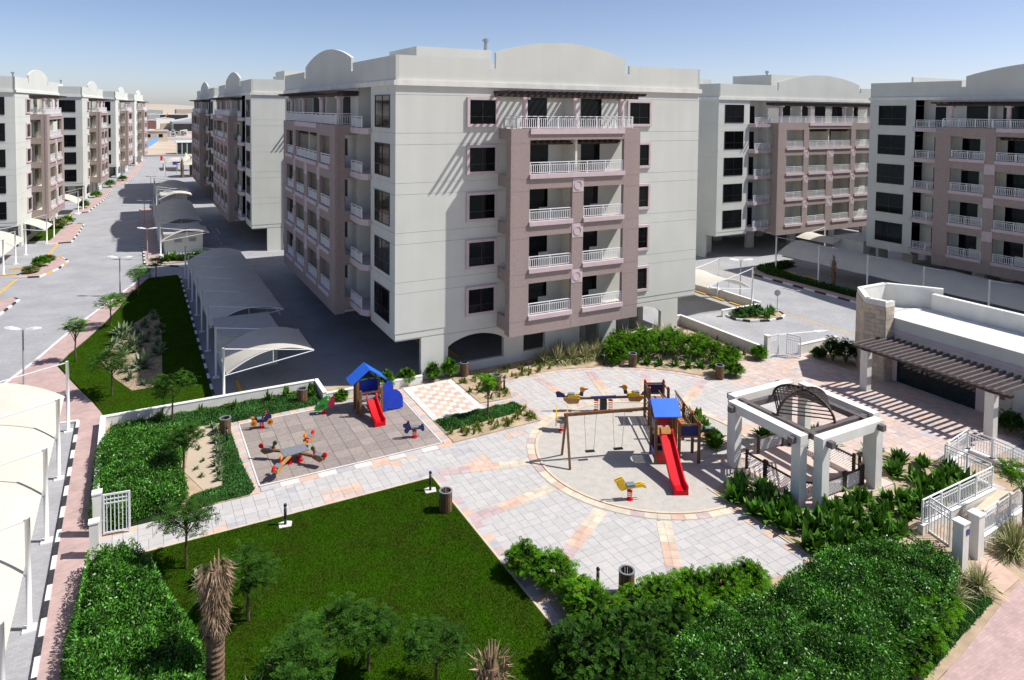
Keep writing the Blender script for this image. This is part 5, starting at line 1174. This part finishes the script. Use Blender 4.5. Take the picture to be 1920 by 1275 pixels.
for k, (x, y, r, h) in enumerate(((43.6, 31.9, .8, 1.7), (44.2, 31.3, .8, 1.6), (43.4, 32.9, .5, .6), (42.7, 20.0, .75, 1.1), (43.4, 18.7, .8, 1.5), (42.2, 18.4, .6, .7))): feather_shrub(['tall dark shrub against the stone corner of the clubhouse', 'dark shrub beside the stone corner of the clubhouse', 'low shrub by the wall left of the clubhouse', 'shrub at the foot of the near pergola column', 'tall shrub at the right edge beyond the ramp', 'low shrub behind the ramp railing'][k], (x, y), r, h, 200, 50+k, 0, 'shrubs round the clubhouse', 'leaf_dark', 'leafy_shrub')
# trees
for k, (lb, p, h, r) in enumerate((('young feathery tree on the verge opposite the nearest street lamp', (-3.6, 55.5), 2.9, .75), ('double-stemmed feathery tree on the verge by the pink walkway', (-1.7, 63.2), 2.7, 1.25), ('feathery tree on the verge beside the second street lamp', (.3, 72.5), 2.7, 1.2), ('yellowing small tree at the tip of the verge', (1.9, 78.8), 2.3, .8), ('broad dark feathery tree casting shade on the pink walkway', (-1.3, 47.9), 2.6, 1.5))): feather_tree(lb, p, h, r, 110, k, 'leaf_feather' if k < 4 else 'leaf_dark')
feather_tree('dark feathery tree inside the garden wall left of the ground cover', (1.75, 42.3), 2.6, 1.25, 130, 6, 'leaf_dark')
feather_tree('slim young feathery tree in front of the checkerboard', G(914, 786).xy, 2.3, .5, 120, 7, flat=.5)
feather_tree('small feathery tree beside the sand strip', (1.95, 36.2), 2.3, .95, 120, 8, 'leaf_dark'); feather_tree('feathery tree near the gate at the lawn corner', (1.6, 28.6), 2.5, 1.1, 130, 9, 'leaf_dark')
for k, (x, y, h, r) in enumerate(((3.3, 24.6, 2.1, 1.0), (5.2, 20.9, 1.9, 1.25), (4.0, 20.0, 2.0, 1.1), (6.3, 20.6, 1.8, .9), (7.8, 18.7, 2.0, 1.0))): feather_tree(['airy dark tree beside the wrapped palm trunk', 'wide dark feathery tree on the lower lawn', 'dark feathery tree left on the lower lawn', 'small dark feathery tree right of the wide one on the lower lawn', 'blue-green airy tree at the bottom of the lawn'][k], (x, y), h, r, 150, 12+k, 'leaf_dark', .07, .4)
feather_tree('feathery tree at the right edge behind the fountain grass', (33.4, 15.0), 2.6, 1.0, 140, 20)
# palms with wrapped dead fronds
def dead_palm(label, p, h, r, nf=170, trunk_m='palm_bark', spikes=14, dry=0.):
    t = thing('wrapped_palm', label, 'palm', (p[0], p[1], .05), 0, 'palms wrapped in dead fronds')
    prof = [(r*.72, 0)]
    n = int(h*.62/.09)
    for k in range(n): z = h*.62*k/n; prof += [(r*(.70+.08*(k % 2))*(1+.25*z/h), z+.01), (r*(.78-.08*(k % 2))*(1+.25*z/h), z+.07)]
    prof += [(r*.95, h*.65), (r*.6, h*.97)]; MB().lathe(prof, 16).build('trunk', trunk_m, t)
    for zz in (.40, .52): MB().lathe([(r*.98, h*zz), (r*1.0, h*zz+.02), (r*1.0, h*zz+.13), (r*.98, h*zz+.15)], 16).build('binding', 'bark', t)
    a = rnd(nf, 0, 2*pi); zz_ = rnd(nf, .52, 1.02); z = h*zz_; flare = .22+.25*np.clip((zz_-.85)/.15, 0, 1); d = unitv(np.stack([np.cos(a)*flare, np.sin(a)*flare, rnd(nf, -1.2, -.35)+dry*rnd(nf, .2, 1.9)], 1)+NPR.normal(size=(nf, 3))*.16); rr = r*(.72+.32*np.clip((zz_-.6)/.35, 0, 1)); P = np.stack([np.cos(a)*rr, np.sin(a)*rr, z], 1)
    V, Fq = leaf_np(P, d, rnd(nf, .22, .55), rnd(nf, .02, .05)); put('dead_fronds', np_mesh('dead_fronds', V, Fq, 'dead_frond'), t)
    mb = MB()
    for k in range(spikes): q = 2*pi*k/spikes; l = random.uniform(.35, .8); mb.tube([(r*.25*cos(q), r*.25*sin(q), h*.93), (r*(.3+.35*random.random())*cos(q), r*.5*sin(q), h*.93+l)], [.05, .012], 5)
    mb.build('frond_stubs', 'dead_frond', t); return t
dead_palm('tall palm trunk wrapped in dead brown fronds at the lower left', (2.05, 22.35), 3.7, .33, 1500, spikes=4)
t = dead_palm('dry spiky palm top at the bottom edge of the lawn', (8.55, 16.55), 2.35, .34, 420, spikes=12, dry=1.)
p = G(1562, 541); dead_palm('bare palm stump with dry crown in the shaded verge at right', (p.x, p.y), 2.9, .26, 120)
for k, (x, y) in enumerate(((10.6, 190), (13, 196), (15.6, 205))): dead_palm(['left of the three far palms near the blue sign', 'middle of the three far palms near the blue sign', 'right of the three far palms beside the tent canopy'][k], (x, y), 4.4, .4, 90)
# street islands
for k, (x, y, s) in enumerate(((45.9, 42.6, .7), (46.8, 42.4, .8), (47.8, 42.6, .7))): feather_shrub(['left', 'middle', 'right'][k]+' low green shrub on the planted road island', (x, y), s, .7, 120, 60+k, 0, 'shrubs of the road island', 'leaf_cover', ll=.09)
for k, (x, y, s) in enumerate(((47.6, 41.3, 2.0), (48.6, 41.8, 2.0), (49.2, 42.2, 1.7), (46.9, 42.8, 1.8))): rosette('island_palmlet', ['spiky palm-like plant at the front of the planted road island', 'tall strappy plant right on the planted road island', 'strappy plant beside the road sign', 'strappy plant against the wall of the road island'][k], 'spiky plant', (x, y), ('lily', k % 3), None, s, z0=.1)
hedge('verge_hedge', 'dark low hedge on the verge in front of the long white carport', [(60.4, 30), (61.2, 30), (61.3, 49.5), (62.3, 53.2), (66.8, 54.2), (66.5, 55.2), (61.4, 54.8), (60.4, 52.5)], .55, 5000, .2, .09, 'leaf_dark', .12, .3, .3)
for k, (x, y, s, h) in enumerate(((-9.6, 87.5, .8, .7), (-9.0, 90.5, .9, 1.1), (-8.6, 93.5, .8, .6), (-9.5, 118, 1.3, 1.5), (-8.8, 121, 1.2, 1.3), (-7.5, 139, .9, 1.4), (-6.3, 155, 1.0, 1.2), (-4.5, 173, 1.2, 1.6), (-2.2, 186, 1.2, 1.3))): feather_shrub('shrub on the pavement islands of the left row, number %s from the camera' % ['one', 'two', 'three', 'four', 'five', 'six', 'seven', 'eight', 'nine'][k] if False else ['low weed at the front of the nearest planted island at left', 'dark spiky shrub on the nearest planted island at left', 'low weed at the back of the nearest planted island at left', 'round olive bush behind the small lawn at left', 'second olive bush behind the small lawn at left', 'shrub on the island before the second left block', 'shrub in front of the second left block', 'shrub in front of the third left block', 'farthest shrub along the left row'][k], (x, y), s, h, 130, 70+k % 3, 0, 'shrubs of the street islands', 'leaf_grass' if k in (0, 2, 3) else 'leaf_feather', ll=.13)
sheet('small_lawn', [(-12.4, 108.5), (-9.6, 108), (-8.9, 121), (-10.6, 121)], .12, 'lawn', th=.1)
for k in range(9): rosette('hut_shrub', 'bright leafy shrub in front of the louvred hut', 'shrub', (3.3+k*.55, 87.6+random.uniform(-.4, .4)), ('canna', k % 3), 'shrubs in front of the louvred hut', 1.6, z0=.1)

byg = {}
for o in list(COL.objects):
    if o.parent is None and 'label' in o: byg.setdefault(o['label'], []).append(o)
for lb, L_ in byg.items():
    if 1 < len(L_) <= 13: number_labels(L_)

# ================================================================== FAR BACKGROUND
def shed(label, x0, x1, y, dep, h, wm, rm, gable=2., opening=None, name='warehouse'):
    t = thing(name, label, 'warehouse', (x0, y, 0), 0, 'far industrial sheds'); w = x1-x0
    MB().box(0, 0, 0, w, dep, h).build('wall', wm, t)
    MB().prism([(-.5, 0), (w/2, gable), (w+.5, 0)], -dep, .0, T((0, 0, h+.01)) @ Matrix.Rotation(pi/2, 4, 'X')).build('roof', rm, t)
    if opening: MB().box(opening[0], -.3, 0, opening[1], -.05, opening[2]).build('opening_shade', 'shed_dark', t)  # solid dark slab stands for the shade inside the opening
    return t
def atx(px, y): return y*math.tan(YAW+math.atan((px-960)/FPX))
shed('grey gabled shed with a wide dark opening beyond the sandy plot', atx(323, 548), atx(323, 548)+26, 548, 40, 6.6, 'shed_wall', 'shed_roof', 2.6, (.8, 18.5, 5.2))
shed('long dark-fronted shed behind the gabled one', atx(301, 860), atx(351, 860), 860, 60, 8, 'shed_dark', 'shed_roof', 1.2)
shed('grey shed left of the dark-fronted one', atx(277, 855), atx(300, 855), 855, 40, 8, 'shed_wall', 'shed_roof', 1.2)
shed('white long shed right of the dark-fronted one', atx(352, 870), atx(420, 870), 870, 60, 8.5, 'white_paint', 'shed_roof', 1.2)
shed('white low shed roof in front of the dark-fronted one', atx(343, 760), atx(400, 760), 760, 30, 4.5, 'white_paint', 'shed_roof', 1.)
shed('long pale shed behind the site cabins', atx(293, 640), atx(327, 640), 640, 30, 7.0, 'white_paint', 'shed_roof', 1.)
shed('brick-coloured shed beside the site cabins', atx(277, 600), atx(292, 600), 600, 20, 6.5, 'brickred', 'shed_roof', .6)
shed('beige half-built shed in front of the gabled one', atx(301, 580), atx(322, 580), 580, 12, 4.5, 'edging', 'edging', .4)
for k in range(9): shed('pale far shed in the haze, %s from the left' % ['first', 'second', 'third', 'fourth', 'fifth', 'sixth', 'seventh', 'eighth', 'ninth'][k], -150+k*75, -150+k*75+random.uniform(40, 65), 1500+random.uniform(-150, 150), 60, random.uniform(9, 13), random.choice(['white_paint', 'shed_wall', 'dune']), 'shed_roof', 2)
for y0, y1, m in ((398, 430, 'roadpatch'), (500, 538, 'road')): sheet('sand_track', [(atx(270, y0), y0), (atx(400, y0), y0), (atx(400, y1), y1), (atx(270, y1), y1)], -.03, m)
t = thing('crane', 'small orange crane jib in front of the dark-fronted shed', 'crane', (atx(305, 845), 845, 0)); MB().box(-1, -1, 0, 1, 1, 2).build('cab', 'orange', t); MB().bar((0, 0, 2), (5, 0, 10), .9).build('jib', 'orange', t)
random.seed(21)
for k in range(14):
    x = 4+k*1.9+random.uniform(-.6, .6); y = 470+random.uniform(-28, 28)
    t = thing('site_cabin', 'small pale site cabin or parked machine on the far plot', 'cabin', (x, y, 0), random.uniform(-.3, .3), 'site cabins on the far plot')
    MB().box(0, 0, .2, random.uniform(1.6, 2.6), 5, random.uniform(2.2, 3.2)).build('body', random.choice(['white_paint', 'shed_wall', 'lamp_grey']), t); MB().box(.3, -.05, 1.1, 1.2, -.01, 2).build('window', 'glass', t)
t = thing('gatehouse', 'low beige building with two windows on the far plot', 'building', (4.5, 392, 0)); MB().box(0, 0, 0, 11, 8, 5).build('wall', 'edging', t); MB().box(-.4, -.4, 5.01, 11.4, 8.4, 5.5).build('roof', 'shed_roof', t)
for x in (1.5, 7): MB().box(x, -.1, 2, x+1.8, -.01, 3.6).build('window', 'glass', t)
t = thing('site_fence', 'bright blue site fence at the edge of the sandy plot', 'fence', (4.5, 320, 0)); a = Vector((4.5, 320)); b = Vector((12.6, 410)); n = 24
for k in range(n):
    p0 = (b-a)*(k/n); p1 = (b-a)*((k+1)/n); MB().bar((p0.x, p0.y, 1.4), (p1.x*.998, p1.y*.998, 1.4), .08, 2.8).build('fence_panel', 'fence_blue', t)
t = thing('boundary_wall', 'low grey wall closing the far end of the street', 'wall', (3, 272, 0)); MB().box(0, 0, 0, 14, .3, .7).build('wall_body', 'lamp_grey', t)
def tent(label, p, r, h):
    t = thing('tent_canopy', label, 'canopy', (p[0], p[1], 0)); prof = []
    MB().lathe([(r, h*.62), (r*.55, h*.72), (r*.22, h*.88), (.08, h*1.12)], 12).build('fabric', 'fabric', t)
    for k in range(4): a = pi/4+k*pi/2; MB().tube([(r*.92*cos(a), r*.92*sin(a), 0), (r*.92*cos(a), r*.92*sin(a), h*.64)], .08, 6).build('post', 'white_paint', t)
p = G(368, 333); tent('cream tent canopy beside the far end of the shaded row', (p.x, p.y+4), 4.2, 5.2); tent('smaller far tent canopy behind the cream one', (p.x-1, p.y+22), 3.2, 4.4)
carport('far grey carport past the tent canopy', (7.5, 0), 0, [212, 217.5, 223], 3.3)
t = thing('glass_pavilion', 'small white framed glass pavilion at the far end of the street', 'pavilion', (14.2, 285, 0)); MB().box(0, 0, 0, 7, 5, 4.2).build('glass_wall', 'glass_teal', t); MB().box(-.3, -.3, 4.21, 7.3, 5.3, 4.7).build('roof', 'white_paint', t)
for k in range(5): MB().box(k*1.7, -.12, 0, k*1.7+.18, -.01, 4.2).build('mullion', 'white_paint', t)
# dunes on the horizon
V = []; Fq = []; nxd, nyd = 90, 8
for i in range(nxd):
    for j in range(nyd):
        x = -3000+6500*i/(nxd-1); y = 2300+1400*j/(nyd-1); t_ = j/(nyd-1)
        V.append((x, y, -1+sin(pi*min(1, t_*1.2))*(15+9*sin(x*.0031)+6*sin(x*.0083+1)+3*sin(x*.021))))
for i in range(nxd-1):
    for j in range(nyd-1): k = i*nyd+j; Fq.append((k, k+nyd, k+nyd+1, k+1))
tag(put('hills', np_mesh('hills', V, Fq, 'dune', True)), kind='structure')

cab = [o for o in COL.objects if o.parent is None and o.name.startswith('site_cabin')]
for k, o in enumerate(sorted(cab, key=image_x)): o['label'] = 'small pale site cabin on the far plot, '+(ORD+['fourteenth'])[k]+' from the left'
